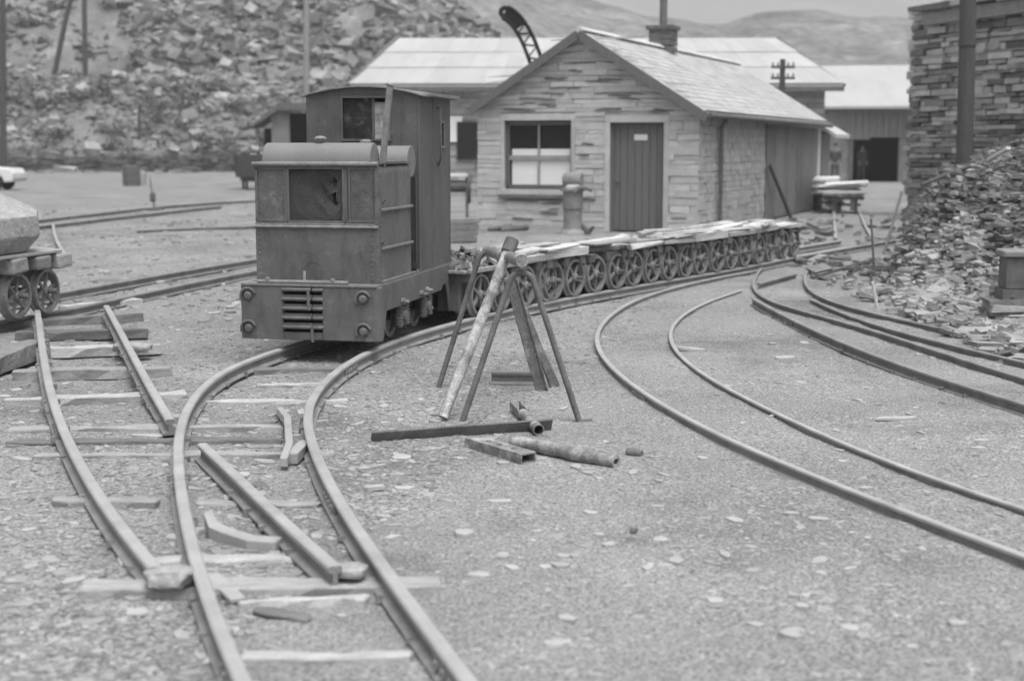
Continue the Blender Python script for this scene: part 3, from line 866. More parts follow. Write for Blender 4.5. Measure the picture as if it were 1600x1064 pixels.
    # dark interior: bulkhead seat and floor
    mb = MB(); mb.box((x0 + .02, y0 + .02, z0 + .6), (.1, y1 - .02, z0 + .62)); mb.box((x0 + .02, 1.75, z0 + .62), (-.19, y1 - .03, Lz(1.95)))
    mb.build("cab_interior", 'dark', cb)
cab()
def underframe():
    # outside frames with the front apron and rear step
    mb = MB(); x1 = .53
    for s in (-1, 1):
        xs = s * x1 - (.014 if s > 0 else 0)
        prof = [(.05, Lz(.175)), (.16, Lz(.175)), (.24, Lz(.38)), (1.86, Lz(.38)), (1.90, Lz(.42)), (2.18, Lz(.42)), (2.18, Lz(.577)), (.05, Lz(.577))]
        mb.prism([(xs, a, b) for a, b in prof], (.014, 0, 0), .5)
    mb.build("side_frame", 'paint', loco, bevel=.003)
    mb = MB(); mb.prism([(.515, 2.02, Lz(.42)), (.515, 2.20, Lz(.42)), (.515, 2.20, Lz(.17)), (.515, 2.12, Lz(.17))], (.016, 0, 0)); mb.box((.40, 2.195, Lz(.16)), (.53, 2.21, Lz(.60)))
    mb.box((-.53, 2.205, Lz(.30)), (.53, 2.24, Lz(.58)))
    mb.build("rear_step", 'paint', loco, bevel=.004)
    for y in (.80, 1.50):
        for s in (-1, 1):
            mb = MB(); wheel_mesh(mb, .185, (0, 0, 0), s, ns=0, rim=.045, w=.075)
            mb.lathe([(.04, -.012), (.15, -.012), (.15, .012), (.04, .012)], (0, 0, 0), (1, 0, 0), 24)
            mb.build("wheel", 'wheel', loco, smooth=True, loc=(s * .35, y, .185))
            # axlebox with its pair of coil springs hung outside the wheel
            mb = MB(); xx = s * .45
            mb.box((xx - .045, y - .07, .11), (xx + .045, y + .07, .25)); mb.lathe([(.0005, 0), (.05, 0), (.045, .03), (.0005, .035)], (xx + s * .045, y, .18), (s, 0, 0), 16)
            ab = mb.build("axlebox", 'iron', loco, smooth=True, bevel=.008)
            for dy in (-.085, .085):
                mb = MB(); mb.tube([(xx + s * .03, y + dy, .10), (xx + s * .03, y + dy, .30)], .036, 10)
                for k in range(7): mb.lathe([(.032, 0), (.042, .007), (.032, .014)], (xx + s * .03, y + dy, .11 + k * .026), (0, 0, 1), 12, closed=False)
                mb.build("spring", 'iron', ab, smooth=True)
        mb = MB(); mb.tube([(-.5, y, .185), (.5, y, .185)], .035, 10); mb.build("axle", 'iron', loco, smooth=True)
    for y, z in ((.64, .31), (1.18, .315), (1.34, .33)):
        mb = MB(); mb.lathe([(.0005, 0), (.026, 0), (.026, .03), (.014, .032), (.012, .06), (.0005, .062)], (.53, y, z), (1, 0, 0), 8); mb.build("spring_bolt", 'iron_light', loco, smooth=True)
    mb = MB(); mb.box((-.40, .2, .16), (.40, 2.1, .46)); mb.build("engine_sump", 'dark', loco)
    mb = MB(); mb.box((.475, 1.00, HZ0), (.49, 1.20, HZ1 - .12)); mb.tube([(.505, 1.02, HZ0), (.505, 1.02, HZ0 + .2)], .012, 8); mb.tube([(.495, 1.06, HZ0 + .05), (.53, 1.06, HZ0 + .05)], .03, 10)  # dark sheet and stubs standing in for the shade between hood and cab
    mb.build("hood_gap_shade", 'dark', loco)
    mb = MB(); mb.tube([(-.06, .085, HZ0 + .02), (-.06, .088, HZ0 + .09)], .012, 8); mb.lathe([(.0005, 0), (.022, 0), (.018, .012), (.0005, .014)], (-.06, .085, HZ0 + .012), (0, 0, 1), 10)
    mb.build("drain_plug", 'board_pale', loco, smooth=True)
    mb = MB(); mb.lathe([(.072, 0), (.076, 0), (.076, .004), (.072, .004)], (.005, HY0 - .003, HZ0 + .085), (0, 1, 0), 32); mb.build("cover_plate", 'paint', loco, smooth=True)
underframe()

# ------------------------------------------------------------------ folding trestle and the scrap round it
def trestle():
    t = thing("pipe_trestle", "low rusty trestle of bent rods joined by a thick pipe bar", "trestle", (gp(800, 640)[0], gp(800, 640)[1], 0))
    o = V3(*t.location)
    nl, nr = gp(722, 660), gp(905, 658); fl, fr = gp(685, 606), gp(871, 602)
    yn, yf = (nl[1] + nr[1]) / 2 + .12, (fl[1] + fr[1]) / 2 - .02
    ntop, ftop = up(815, 426, yn), up(764, 394, yf)
    def hair(l, r, top, foot=False):
        w = .074
        arc = [top + V3(-w * math.cos(a), 0, -w + w * math.sin(a)) for a in [math.radians(12 + 156 * k / 10) for k in range(11)]]
        p = [l + (arc[0] - l) * k / 6 for k in range(6)] + arc + [arc[-1] + (r - arc[-1]) * k / 6 for k in range(1, 7)]
        if foot: p = p + [r + V3(.03, -.01, -.005), r + V3(.075, .0, -.002)]
        mb = MB(); mb.tube([q - o for q in p], .0185, 10)
        return mb
    hair(nl, nr, ntop, True).build("bent_rod_leg", 'iron', t, smooth=True)
    hair(fl, fr, ftop).build("bent_rod_leg", 'iron', t, smooth=True)
    a, b = up(762, 392, yf + .10), up(816, 408, yn - .06)
    mb = MB(); mb.tube([a - o, b - o], .037, 16); mb.tube([b - o, b - o + (b - a) / np.linalg.norm(b - a) * .004], .018, 12)
    mb.build("cross_pipe", 'iron_light', t, smooth=True)
trestle()
def loose_pipe():
    base = gp(692, 652, .02); top = up(801, 374, gp(760, 640)[1] + .16)
    t = thing("capped_pipe", "mottled steel pipe with a screwed collar leaning against the trestle bar", "pipe", base)
    d = top - base; n = d / np.linalg.norm(d)
    mb = MB(); mb.tube([V3(0, 0, 0), d], .032, 16); mb.build("pipe", 'pipe_paint', t, smooth=True)
    mb = MB(); mb.tube([d - n * .095, d - n * .0], .043, 16); mb.build("pipe_collar", 'iron', t, smooth=True, bevel=.005)
loose_pipe()
def leaning_bar(a, atop, w, label, dy, off):
    p = gp(*a); q = up(*atop, p[1] + dy)
    mb = MB(); d = (q - p); mb.bar(V3(0, 0, 0), d, w, .014, (0.25, -1, .3)); mb.bar(V3(off, .02, 0), d + V3(off, .02, 0), .012, w * .55, (0.25, -1, .3))
    o = mb.build("angle_iron", 'iron_light', loc=p, bevel=.003)
    tag(o, label, "angle iron", "angle irons leaning in the trestle")
leaning_bar((846, 611), (796, 432), .075, "wide mottled angle iron leaning inside the trestle, left of two", -.25, .035)
leaning_bar((866, 604), (806, 452), .05, "narrower dark angle iron leaning inside the trestle, right of two", -.2, -.025)
def scrap():
    # short rail offcut lying on its side
    p, q = gp(768, 600), gp(842, 601)
    mb = MB(); d = q - p
    mb.sweep(RAILP, [V3(0, 0, 0), d]); o = mb.build("rail_offcut", ['rail_dark', 'rail_dark'], loc=p); tag(o, "short dark rail offcut lying behind the trestle's feet", "rail offcut")
    # long flat bar
    p, q = gp(580, 690, .0), gp(862, 672, .0); mb = MB(); mb.bar(V3(0, 0, .02), q - p + V3(0, 0, .03), .018, .085, (0, -.5, 1))
    o = mb.build("flat_bar", 'iron', loc=p, bevel=.004); tag(o, "long flat steel bar lying in front of the trestle", "steel bar")
    # split open pipe pointing at the camera
    a, b = gp(806, 634, .04), gp(842, 672, .035); n = 14; r = .032; d = b - a
    mb = MB(); dn = d / np.linalg.norm(d)
    mb.lathe([(r, np.linalg.norm(d) * .35), (r, np.linalg.norm(d)), (r - .005, np.linalg.norm(d)), (r - .005, np.linalg.norm(d) * .35)], (0, 0, 0), dn, 18)
    mb.lathe([(r - .012, np.linalg.norm(d) * .9), (.0005, np.linalg.norm(d) * .9)], (0, 0, 0), dn, 18, closed=False, mi=1)
    sx = np.cross(dn, (0, 0, 1)); sx /= np.linalg.norm(sx)
    for s in (-1, 1): mb.obox(dn * np.linalg.norm(d) * .16 + sx * s * r * .9 + V3(0, 0, -.004), dn * np.linalg.norm(d) * .2, sx * .003, V3(0, 0, .026))
    mb.obox(dn * np.linalg.norm(d) * .16 + V3(0, 0, -.028), dn * np.linalg.norm(d) * .2, sx * r * .9, V3(0, 0, .003))
    o = mb.build("split_pipe", ['iron_light', 'dark'], loc=a, smooth=True); tag(o, "short pipe with a split end and dark open mouth", "pipe")
    # box channel
    a, b = gp(738, 690, .028), gp(826, 716, .028); d = b - a; mb = MB(); dn = d / np.linalg.norm(d); sx = np.cross(dn, (0, 0, 1)); sx /= np.linalg.norm(sx); L = np.linalg.norm(d)
    for off, hx, hz, zz in ((-.045, .005, .026, 0), (.045, .005, .026, 0), (0, .05, .005, .024), (0, .05, .004, -.024)):
        mb.obox(dn * L / 2 + sx * off + V3(0, 0, zz), dn * L / 2, sx * hx, V3(0, 0, hz))
    for k in (.3, .5, .75): mb.lathe([(.012, 0), (.018, 0), (.018, .005), (.012, .005)], dn * L * k + V3(0, 0, .029), (0, 0, 1), 10)
    o = mb.build("steel_channel", 'iron_light', loc=a, bevel=.003); tag(o, "box shaped steel channel lying left of the lagged pipe", "steel channel")
    # lagged pipe
    a, b = gp(800, 690, .04), gp(962, 722, .035); d = b - a; L = np.linalg.norm(d); pts = []; rs = []
    for k in range(15):
        pts.append(d * k / 14 + V3(random.uniform(-.004, .004), 0, random.uniform(-.004, .004))); rs.append(.036 + random.uniform(-.005, .005))
    mb = MB(); mb.tube(pts, rs, 14); dn = d / L; mb.lathe([(.020, .0), (.0005, .001)], d + dn * .002, dn, 12, mi=1, closed=False)
    o = mb.build("lagged_pipe", ['iron_light', 'dark'], loc=a, smooth=True); tag(o, "long lagged pipe in ragged wrapping lying nearest the camera", "pipe")
    # pipe stub off to the right
    a, b = gp(980, 706, .02), gp(1003, 709, .02); mb = MB(); mb.tube([V3(0, 0, 0), (b - a) * .5, b - a], [.022, .026, .02], 10)
    o = mb.build("pipe_stub", 'iron', loc=a, smooth=True); tag(o, "tiny dark pipe stub right of the lagged pipe's end", "pipe stub")
    # bent check plate between the rails, and the bracket by the right rail
    P = [gp(318, 800, .10), gp(326, 822, .06), gp(350, 832, .05), (gp(385, 843, .05)), gp(430, 846, .05)]
    mb = MB(); vs = []; base = P[0]
    for i, p in enumerate(P):
        q = p - base; th = .035
        vs += [q + V3(0, 0, -.06), q, q + V3(.02, .075, .0), q + V3(.02, .075, -.06)]
    fs = []
    for i in range(len(P) - 1):
        for k in range(4): fs.append((i * 4 + k, i * 4 + (k + 1) % 4, i * 4 + 4 + (k + 1) % 4, i * 4 + 4 + k))
    fs += [(0, 1, 2, 3), (19, 18, 17, 16)]
    mb.add(vs, fs); o = mb.build("bent_plate", 'rail_head', loc=base, bevel=.006); tag(o, "bent check rail plate lying flat between the loco rails", "bent plate")
    P = [gp(437, 636, .05), gp(449, 650, .09), gp(452, 690, .09), gp(443, 715, .07)]
    base = P[0]; mb = MB(); mb.sweep([(-.02, -.05), (.02, -.05), (.02, .0), (-.02, .0)], [p - base for p in P]); mb.obox(P[2] - base + V3(.05, -.02, -.05), V3(.03, 0, 0), V3(.01, .16, 0), V3(0, 0, .03))
    o = mb.build("check_bracket", 'rail_head', loc=base, bevel=.006); tag(o, "upright cranked bracket standing against the right loco rail", "bracket")
    a, b = gp(330, 898, .03), gp(372, 938, .02); mb = MB(); mb.bar(V3(0, 0, 0), b - a, .06, .02); o = mb.build("tie_plate", 'rail_head', loc=a, bevel=.005); tag(o, "small pale tie plate on the thick pale sleeper", "tie plate")
scrap()

def rock(mb, c, sx, sy, sz, seed, rot=0.0, tone=None, rnd=.28, n=3):
    import bmesh
    bm = bmesh.new(); bmesh.ops.create_icosphere(bm, subdivisions=n, radius=1)
    vs = []
    for v in bm.verts:
        p = v.co.copy()
        k = 1 + rnd * mnoise.noise(p * 1.3 + Vector((seed * 7.1, 0, 0))) + rnd * .4 * mnoise.noise(p * 3.4 + Vector((0, seed * 3.3, 0)))
        q = Vector((math.copysign(abs(p.x) ** .6, p.x), math.copysign(abs(p.y) ** .6, p.y), math.copysign(abs(p.z) ** .5, p.z))) * k
        x, y, z = q.x * sx, q.y * sy, q.z * sz
        vs.append((c[0] + x * math.cos(rot) - y * math.sin(rot), c[1] + x * math.sin(rot) + y * math.cos(rot), c[2] + z))
    fs = [tuple(v.index for v in f.verts) for f in bm.faces]
    bm.free(); mb.add(vs, fs, tone)
def stone(px, sz, label, name="stone_block", cat="stone", m='block', seed=1, rot=0.0, z=0.0, group=None):
    p = gp(*px, z); mb = MB(); rock(mb, (0, 0, sz[2] * .75), *sz, seed, rot)
    o = mb.build(name, m, loc=p, smooth=True); tag(o, label, cat, group)
stone((266, 912), (.085, .062, .035), "pale rough stone block wedged at the left turnout rail end", seed=2, rot=.2, z=.045)
stone((545, 898), (.07, .05, .022), "pale flat stone block at the diagonal rail's lower end", seed=5, rot=-.2, z=.05)
stone((272, 664), (.05, .04, .035), "small pale stone at the short turnout rail's free end", seed=6, z=.0)
stone((208, 548), (.15, .08, .035), "broad slate slab leaning under the short turnout rail", seed=9, rot=.1, z=.02)
stone((440, 965), (.11, .035, .014), "dark thin slate sliver between the nearest rails", "slate_piece", "slate", 'slate_dark', 3, -.35)
def slab(px, L, W, th, rot, label, m='slate', z=0.0):
    p = gp(*px, z); random.seed(int(px[0] * 7 + px[1])); n = 9; top = []
    for k in range(n):
        t = 6.283 * k / n; rr = random.uniform(.72, 1.1)
        x, y = L / 2 * rr * math.copysign(abs(math.cos(t)) ** .7, math.cos(t)), W / 2 * rr * math.copysign(abs(math.sin(t)) ** .7, math.sin(t))
        top.append((x, y, th + random.uniform(-.002, .002)))
    mb = MB(); mb.prism([(a, b, c - th - .006) for a, b, c in top], (0, 0, th + .006), .7)
    o = mb.build("slate_piece", m, loc=p, rot=(random.uniform(-.06, .06), random.uniform(-.06, .06), rot), bevel=.003, seg=1)
    tag(o, label, "slate", "slate pieces lying in the yard")
for a in [((782, 784), .13, .075, .010, .1, "long pale slate lying in front of the lagged pipe"),
          ((585, 764), .11, .06, .018, .2, "pale slate right of the right loco rail's bend"),
          ((724, 838), .09, .07, .024, -.1, "thick wedge of slate alone on the open gravel"),
          ((748, 899), .10, .06, .010, .1, "pale slate flake lying right of the thick sleeper's end"),
          ((950, 852), .065, .05, .012, .3, "rounded pale slate, nearer of two beside a dark pebble"),
          ((936, 836), .05, .04, .010, .0, "rounded pale slate, farther of two beside a dark pebble"),
          ((1078, 547), .28, .11, .020, -.1, "pale board of slate inside the big curve"),
          ((1400, 655), .30, .07, .012, .2, "splintered pale slate scattered inside the right curve"),
          ((1032, 843), .07, .05, .008, .2, "pale flake right of the dark pebble"),
          ((1226, 560), .20, .10, .014, .1, "pale slate close to the tall junction rail"),
          ((235, 683), .22, .06, .016, .05, "slate strip lying on the middle long sleeper"),
          ((62, 575), .15, .05, .012, .3, "small slate left of the left turnout rail"),
          ((155, 833), .07, .035, .012, .1, "oval slate left of the left turnout rail's foot"),
          ((880, 870), .06, .05, .010, .3, "small rounded slate left of the pale pair"),
          ((870, 1005), .10, .06, .010, .5, "blurred pale slate at the bottom of the photo")]:
    slab(*a)
stone((990, 832), (.016, .014, .013), "single dark pebble on the pale gravel", "pebble", "pebble", 'iron', 4)

# ------------------------------------------------------------------ the stone hut
def wall_stones(mb, o, ex, nrm, x0, x1, z0, topf, ch, sl, gap, depth, openings=(), wob=.012, skip=0.0):
    """courses of separate stones on the face through o, along ex, facing nrm"""
    o, ex, nrm = map(lambda q: np.asarray(q, float), (o, ex, nrm)); z = z0; ztop = max(topf(x0 + (x1 - x0) * k / 40) for k in range(41))
    while z < ztop:
        h = random.uniform(*ch); x = x0 - random.uniform(0, sl[0])
        while x < x1:
            L = random.uniform(*sl); g = random.uniform(*gap); g2 = random.uniform(*gap)
            a, b = max(x, x0), min(x + L - g, x1); zt = z + h - g2; x += L
            spans = [(a, b)]
            for (oa, ob, oz0, oz1) in openings:
                if zt > oz0 and z < oz1:
                    ns = []
                    for (p, q) in spans:
                        if q <= oa or p >= ob: ns.append((p, q))
                        else:
                            if p < oa: ns.append((p, oa))
                            if q > ob: ns.append((ob, q))
                    spans = ns
            for (p, q) in spans:
                if q - p < .03 or random.random() < skip: continue
                tp, tq = min(zt, topf(p)), min(zt, topf(q))
                if max(tp, tq) < z + .01: continue
                tp, tq = max(tp, z + .003), max(tq, z + .003)
                d = random.uniform(*depth); j = lambda: random.uniform(-wob, wob) * min(1, h * 6)
                f = [(p + abs(j()) * .3, z + j()), (q - abs(j()) * .3, z + j()), (q - abs(j()) * .3, tq + j() * .6), (p + abs(j()) * .3, tp + j() * .6)]
                vs = [o + ex * a_ + V3(0, 0, b_) + nrm * (d + random.uniform(-.006, .006)) for a_, b_ in f] + [o + ex * a_ + V3(0, 0, b_) - nrm * .03 for a_, b_ in f]
                mb.add(vs, [(0, 1, 2, 3), (0, 4, 5, 1), (1, 5, 6, 2), (2, 6, 7, 3), (3, 7, 4, 0)])
        z += h
HA = math.radians(23.0)
HD = V3(math.sin(HA), math.cos(HA), 0)                     # away along the hut
HR = V3(math.cos(HA), -math.sin(HA), 0)                    # along the gable to the right
HC = gp(1090, 366)                                         # right front corner on the ground
def on_plane(u, v, p0, n):
    r = ray(u, v); C = V3(0, 0, EYE); t = np.dot(p0 - C, n) / np.dot(r, n); return C + t * r
def fr(u, v): p = on_plane(u, v, HC, HD); return np.dot(p - HC, HR), p[2]      # along the gable, height
def sr(u, v): p = on_plane(u, v, HC, HR); return np.dot(p - HC, HD), p[2]      # along the side, height
def hut():
    random.seed(21)
    hut = thing("stone_hut", "small pale stone hut with slate roof, plank door and square chimney", "hut", HC, -HA)
    # local axes: x along the gable to the right (0 at the right corner, negative to the left), y away
    xl = fr(747, 300)[0]; zE = fr(1088, 176)[1]; ax, az = fr(910, 57); xm = ax
    LEN = sr(1277, 300)[0]
    dl, dz1 = fr(954, 192); dr, dz0 = fr(1036, 362); wl, wz1 = fr(789, 189); wr, wz0 = fr(893, 297)
    dz0 = 0.03
    zL = az - (az - zE) * (xm - xl) / (0 - xm)
    def top(x): return (zE + (az - zE) * (x - 0) / (xm - 0)) if x > xm else az - (az - zE) * (xm - x) / (0 - xm)
    EX, NY = V3(1, 0, 0), V3(0, -1, 0)
    # solid walls behind the facing stones: gable with a door and window opening
    mb = MB(); T = .30
    def solid(xa, xb, za, zb): mb.box((xa, .0, za), (xb, T, zb), .5)
    solid(xl, wl, 0, zE); solid(wl, wr, 0, wz0); solid(wl, wr, wz1, zE); solid(wr, dl, 0, zE); solid(dl, dr, dz1, zE); solid(dr, 0, 0, zE)
    mb.prism([(xl, 0, zE), (0, 0, zE), (xm, 0, az), (xl, 0, top(xl))] if top(xl) > zE + .01 else [(xl, 0, zE), (0, 0, zE), (xm, 0, az)], (0, T, 0), .5)
    mb.box((-T, T, 0), (0, LEN, zE - .02), .5); mb.box((xl, T, 0), (xl + T, LEN, zE - .02), .5); mb.box((xl + T, LEN - T, 0), (-T, LEN, zE - .02), .5)
    wall = mb.build("wall", 'mortar', hut)
    mb = MB()
    wall_stones(mb, (0, 0, 0), EX, NY, xl, 0, 0, top, (.06, .17), (.35, 1.3), (.003, .012), (.012, .035), [(wl - .08, wr + .08, wz0 - .10, wz1 + .12), (dl - .10, dr + .10, 0, dz1 + .13)])
    # deep raked joints, as the photo shows
    for _ in range(170):
        x = random.uniform(xl + .1, -.3); z = random.uniform(.2, az - .15); L = random.uniform(.2, .75)
        if z > top(x) - .25 or z > top(x + L) - .25 or x + L > -.05: continue
        if any(x < b + .1 and x + L > a - .1 and c - .15 < z < d + .15 for a, b, c, d in ((wl, wr, wz0, wz1), (dl, dr, 0, dz1))): continue
        h = random.uniform(.014, .045); s = random.uniform(-.04, .02)
        mb.add([(x, -.047, z), (x + L, -.047, z + s), (x + L, -.047, z + s + h * .6), (x + L * .4, -.047, z + h + s * .4), (x, -.047, z + h * .5),
                (x, -.0, z), (x + L, -.0, z + s), (x + L, -.0, z + s + h * .6), (x + L * .4, -.0, z + h + s * .4), (x, -.0, z + h * .5)],
               [(0, 1, 2, 3, 4), (0, 5, 6, 1), (1, 6, 7, 2), (2, 7, 8, 3), (3, 8, 9, 4), (4, 9, 5, 0)], mi=1)
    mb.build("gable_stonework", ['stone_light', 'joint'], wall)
    mb = MB()
    wall_stones(mb, (0, 0, 0), V3(0, 1, 0), V3(1, 0, 0), 0, LEN, 0, lambda x: zE - .02, (.07, .16), (.16, .45), (.003, .014), (.006, .03), [(sr(1193, 300)[0], LEN, 0, zE)])
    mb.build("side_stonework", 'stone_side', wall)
    # dressed surrounds
    mb = MB()
    for (a, b, c, d) in ((wl, wr, wz0, wz1),):
        mb.box((a - .08, -.05, c - .10), (b + .08, .10, c)); mb.box((a - .08, -.045, d), (b + .08, .10, d + .12)); mb.box((a - .08, -.042, c), (a, .10, d)); mb.box((b, -.042, c), (b + .08, .10, d))
    mb.box((dl - .10, -.045, dz1), (dr + .10, .10, dz1 + .13)); mb.box((dl - .10, -.042, 0), (dl, .10, dz1)); mb.box((dr, -.042, 0), (dr + .10, .10, dz1))
    mb.build("dressed_surround", 'stone_light', wall, bevel=.006)
    # window: frame, sash bars, blind, glass
    w = MB(); y = .11
    for (a, b) in (((wl, wz0), (wl, wz1)), ((wr, wz0), (wr, wz1)), ((wl, wz0 + .03), (wr, wz0 + .03)), ((wl, wz1 - .03), (wr, wz1 - .03))): w.bar((a[0], y, a[1]), (b[0], y, b[1]), .12, .07, (0, 1, 0))
    win = w.build("window", 'board', hut, bevel=.006)
    zm = wz0 + (wz1 - wz0) * .46; xc = (wl + wr) / 2 - .02
    w = MB(); w.bar((wl, y - .01, zm), (wr, y - .01, zm), .09, .05, (0, 1, 0)); w.bar((xc, y - .01, wz0), (xc, y - .01, wz1), .035, .04, (0, 1, 0)); w.build("sash_bar", 'board_pale', win)
    w = MB(); w.box((wl + .05, y + .03, wz0), (wr - .05, y + .04, wz1)); w.build("pane", 'glass', win)
    w = MB(); w.box((wl + .10, y + .012, wz0 + .07), (wr - .06, y + .026, zm - .05)); w.box((wl + .10, y + .012, zm + .045), (wr - .06, y + .026, zm + .17)); w.build("window_blind", 'white', win)
    w = MB(); w.box((wl - .12, -.10, wz0 - .165), (wr + .10, .02, wz0 - .10)); w.build("sill", 'joint', win, bevel=.006)
    # door of vertical planks
    w = MB(); n = 7
    for k in range(n):
        a = dl + .02 + (dr - dl - .04) * k / n; w.box((a + .004, .10, dz0), (a + (dr - dl - .04) / n - .004, .14, dz1 - .02))
    w.box((dl, .13, dz0), (dr, .16, dz1))
    dr_o = w.build("door", 'door', hut, bevel=.004)
    w = MB(); w.box((dl, .05, 0), (dl + .05, .13, dz1)); w.box((dr - .04, .05, 0), (dr, .13, dz1)); w.box((dl, .05, dz1 - .04), (dr, .13, dz1)); w.build("door_frame", 'board', dr_o)
    sx, sz = fr(999, 215); sx -= .0
    w = MB(); w.box((sx - .13, .084, sz - .055), (sx + .13, .098, sz + .055)); w.build("door_sign", 'sign', dr_o, bevel=.02)
    w = MB(); w.lathe([(.0005, 0), (.03, 0), (.035, .03), (.0005, .05)], (dl + .12, .10, .95), (0, -1, 0), 12); w.build("handle", 'iron', dr_o, smooth=True)
    # side doors: big boarded leaves
    s0 = sr(1193, 300)[0]
    for nm, ya, yb, m in (("side_door", s0 + .02, s0 + (LEN - s0) * .52, 'shed_door'), ("side_door", s0 + (LEN - s0) * .53, LEN - .35, 'shed_door2')):
        w = MB(); n = 7
        for k in range(n):
            a = ya + (yb - ya) * k / n; w.box((.015, a + .006, .04), (.05, a + (yb - ya) / n - .006, zE - .16))
        d = w.build(nm, m, hut, bevel=.004)
    w = MB(); w.box((-.02, s0, zE - .16), (.045, LEN, zE - .03)); w.box((-.02, LEN - .34, 0), (.055, LEN, zE - .16)); w.build("side_post", 'stone_side', wall)
    # roof: coursed slates on two slopes
    def slope(side, y0, y1, name, over=.22):
        mb = MB(); over = over if side > 0 else .10; x_e = 0.0 if side > 0 else xl; rise = az - top(x_e); run = abs(x_e - xm); Ls = math.hypot(rise, run)
        d = V3((x_e - xm) / run * run / Ls, 0, -rise / Ls); nn = V3(-d[2] * (1 if side > 0 else -1), 0, abs(d[0])); R0 = V3(xm, 0, az + .10)
        mb.add([R0 + V3(0, y0, 0), R0 + d * (Ls + over) + V3(0, y0, 0), R0 + d * (Ls + over) + V3(0, y1, 0), R0 + V3(0, y1, 0)] +
               [R0 + V3(0, y0, 0) - nn * .10, R0 + d * (Ls + over) + V3(0, y0, 0) - nn * .10, R0 + d * (Ls + over) + V3(0, y1, 0) - nn * .10, R0 + V3(0, y1, 0) - nn * .10], BOXF, .3)
        row = 0; s = 0.0
        while s < Ls + over:
            yy = y0 - (.15 if row % 2 else 0)
            while yy < y1:
                wv = random.uniform(.26, .34); a, b = max(yy, y0), min(yy + wv - .008, y1); yy += wv
                if b - a < .02: continue
                e = min(s + .20, Ls + over + .03); lift = random.uniform(.010, .016)
                p = [R0 + d * s + V3(0, a, 0) + nn * .004, R0 + d * s + V3(0, b, 0) + nn * .004, R0 + d * e + V3(0, b, 0) + nn * lift, R0 + d * e + V3(0, a, 0) + nn * lift]
                mb.add(p + [q - nn * .008 for q in p], BOXF)
            s += .18; row += 1
        return mb.build(name, 'roof', hut)
    rf = slope(1, -.22, LEN + .5, "roof"); slope(-1, -.22, LEN + .5, "roof")
    mb = MB(); k = -.24
    while k < LEN + .5:
        e = min(k + .45, LEN + .5); mb.prism([(xm - .14, k, az + .09), (xm, k, az + .17), (xm + .14, k, az + .09), (xm, k, az + .05)], (0, e - k - .012, 0)); k += .45
    mb.build("ridge_tiles", 'stone_light', rf)
    mb = MB()
    for xe in (0.0, xl):
        dv = V3(xe - xm, 0, top(xe) - az); Lq = np.linalg.norm(dv); dn = dv / Lq
        mb.bar(V3(xm, -.235, az + .02), V3(xm, -.235, az + .02) + dn * (Lq + (.24 if xe == 0.0 else .10)), .035, .16, (0, 0, 1))
    mb.build("barge_board", 'board', rf)
    mb = MB(); mb.tube([(.24, -.2, zE - .06), (.24, LEN + .45, zE - .09)], .05, 8); mb.bar((.17, -.2, zE - .03), (.17, LEN + .45, zE - .03), .05, .13)
    gx = sr(1118, 300)[0]; mb.tube([(.22, gx, zE - .08), (.10, gx, zE - .25), (.10, gx, .1)], .042, 10)
    mb.build("gutter_and_downpipe", 'iron', rf, smooth=True)
    # chimney astride the ridge
    p = on_plane(1036, 70, HC + HR * xm, HR); cy = np.dot(p - HC, HD); zt = on_plane(1036, 43, HC + HR * xm, HR)[2]
    mb = MB(); random.seed(5)
    for s in (0, 1, 2, 3, 4, 5):
        z0 = az - .28 + (zt - az + .28) * s / 6; mb.box((xm - .26, cy - .26, z0), (xm + .26, cy + .26, z0 + (zt - az + .28) / 6 - .006), jit=.012)
    mb.box((xm - .31, cy - .31, zt - .06), (xm + .31, cy + .31, zt + .03))
    ch = mb.build("chimney", 'joint', rf, bevel=.008)
    mb = MB(); mb.lathe([(.085, 0), (.085, 1.2), (.105, 1.22), (.105, 1.32), (.07, 1.32), (.07, 0)], (xm, cy, zt), (0, 0, 1), 16); mb.build("chimney_pipe", 'joint', ch, smooth=True)
    return LEN
HLEN = hut()
def leaning_plank(u0, v0, u1, v1, side_off, label):
    yy0 = sr(u0, v0); p = HC + HD * yy0[0] + HR * .35; q = HC + HD * sr(u1, v1)[0] + HR * .12; q[2] = sr(u1, v1)[1]
    p[2] = 0; mb = MB(); mb.bar(V3(0, 0, 0), q - p, .06, .06); o = mb.build("leaning_pole", 'pole', loc=p); tag(o, label, "pole")
leaning_plank(1212, 352, 1194, 258, 0, "thin dark pole leaning on the hut's boarded side door")

# pillar-like iron pump between window and door
def pump():
    b = HC + HR * (fr(893, 366)[0] + .40) - HD * 1.0; b[2] = 0
    t = thing("cast_pump", "stout grey cast pump pillar with pale casing, between hut window and door", "pump", b, -HA)
    mb = MB(); mb.lathe([(.0005, 0), (.26, 0), (.24, .06), (.18, .10), (.165, .45), (.19, .48), (.19, .52), (.185, .80), (.24, .80), (.24, .85), (.11, .86), (.10, .92), (.0005, .92)], (0, 0, 0), (0, 0, 1), 20, closed=False)
    mb.lathe([(.0005, -.17), (.12, -.17), (.14, -.13), (.14, .13), (.12, .17), (.0005, .17)], (0, 0, 1.0), (1, 0, 0), 20, closed=False)
    mb.build("pillar", 'barn_wall', t, smooth=True)
    mb = MB(); mb.tube([(.10, -.1, .84), (.30, -.14, .86), (.42, -.14, .82)], [.05, .04, .035], 10); mb.build("spout", 'iron', t, smooth=True)
    mb = MB(); rock(mb, (.06, -.16, .86), .12, .08, .06, 4, tone=.5, rnd=.3); mb.build("pale_casing", 'plank', t, smooth=True)
    mb = MB(); mb.tube([(.17, .05, .15), (.32, .0, .06), (.42, -.02, .16)], [.05, .06, .03], 8); mb.build("foot_pedal", 'iron', t, smooth=True)
pump()
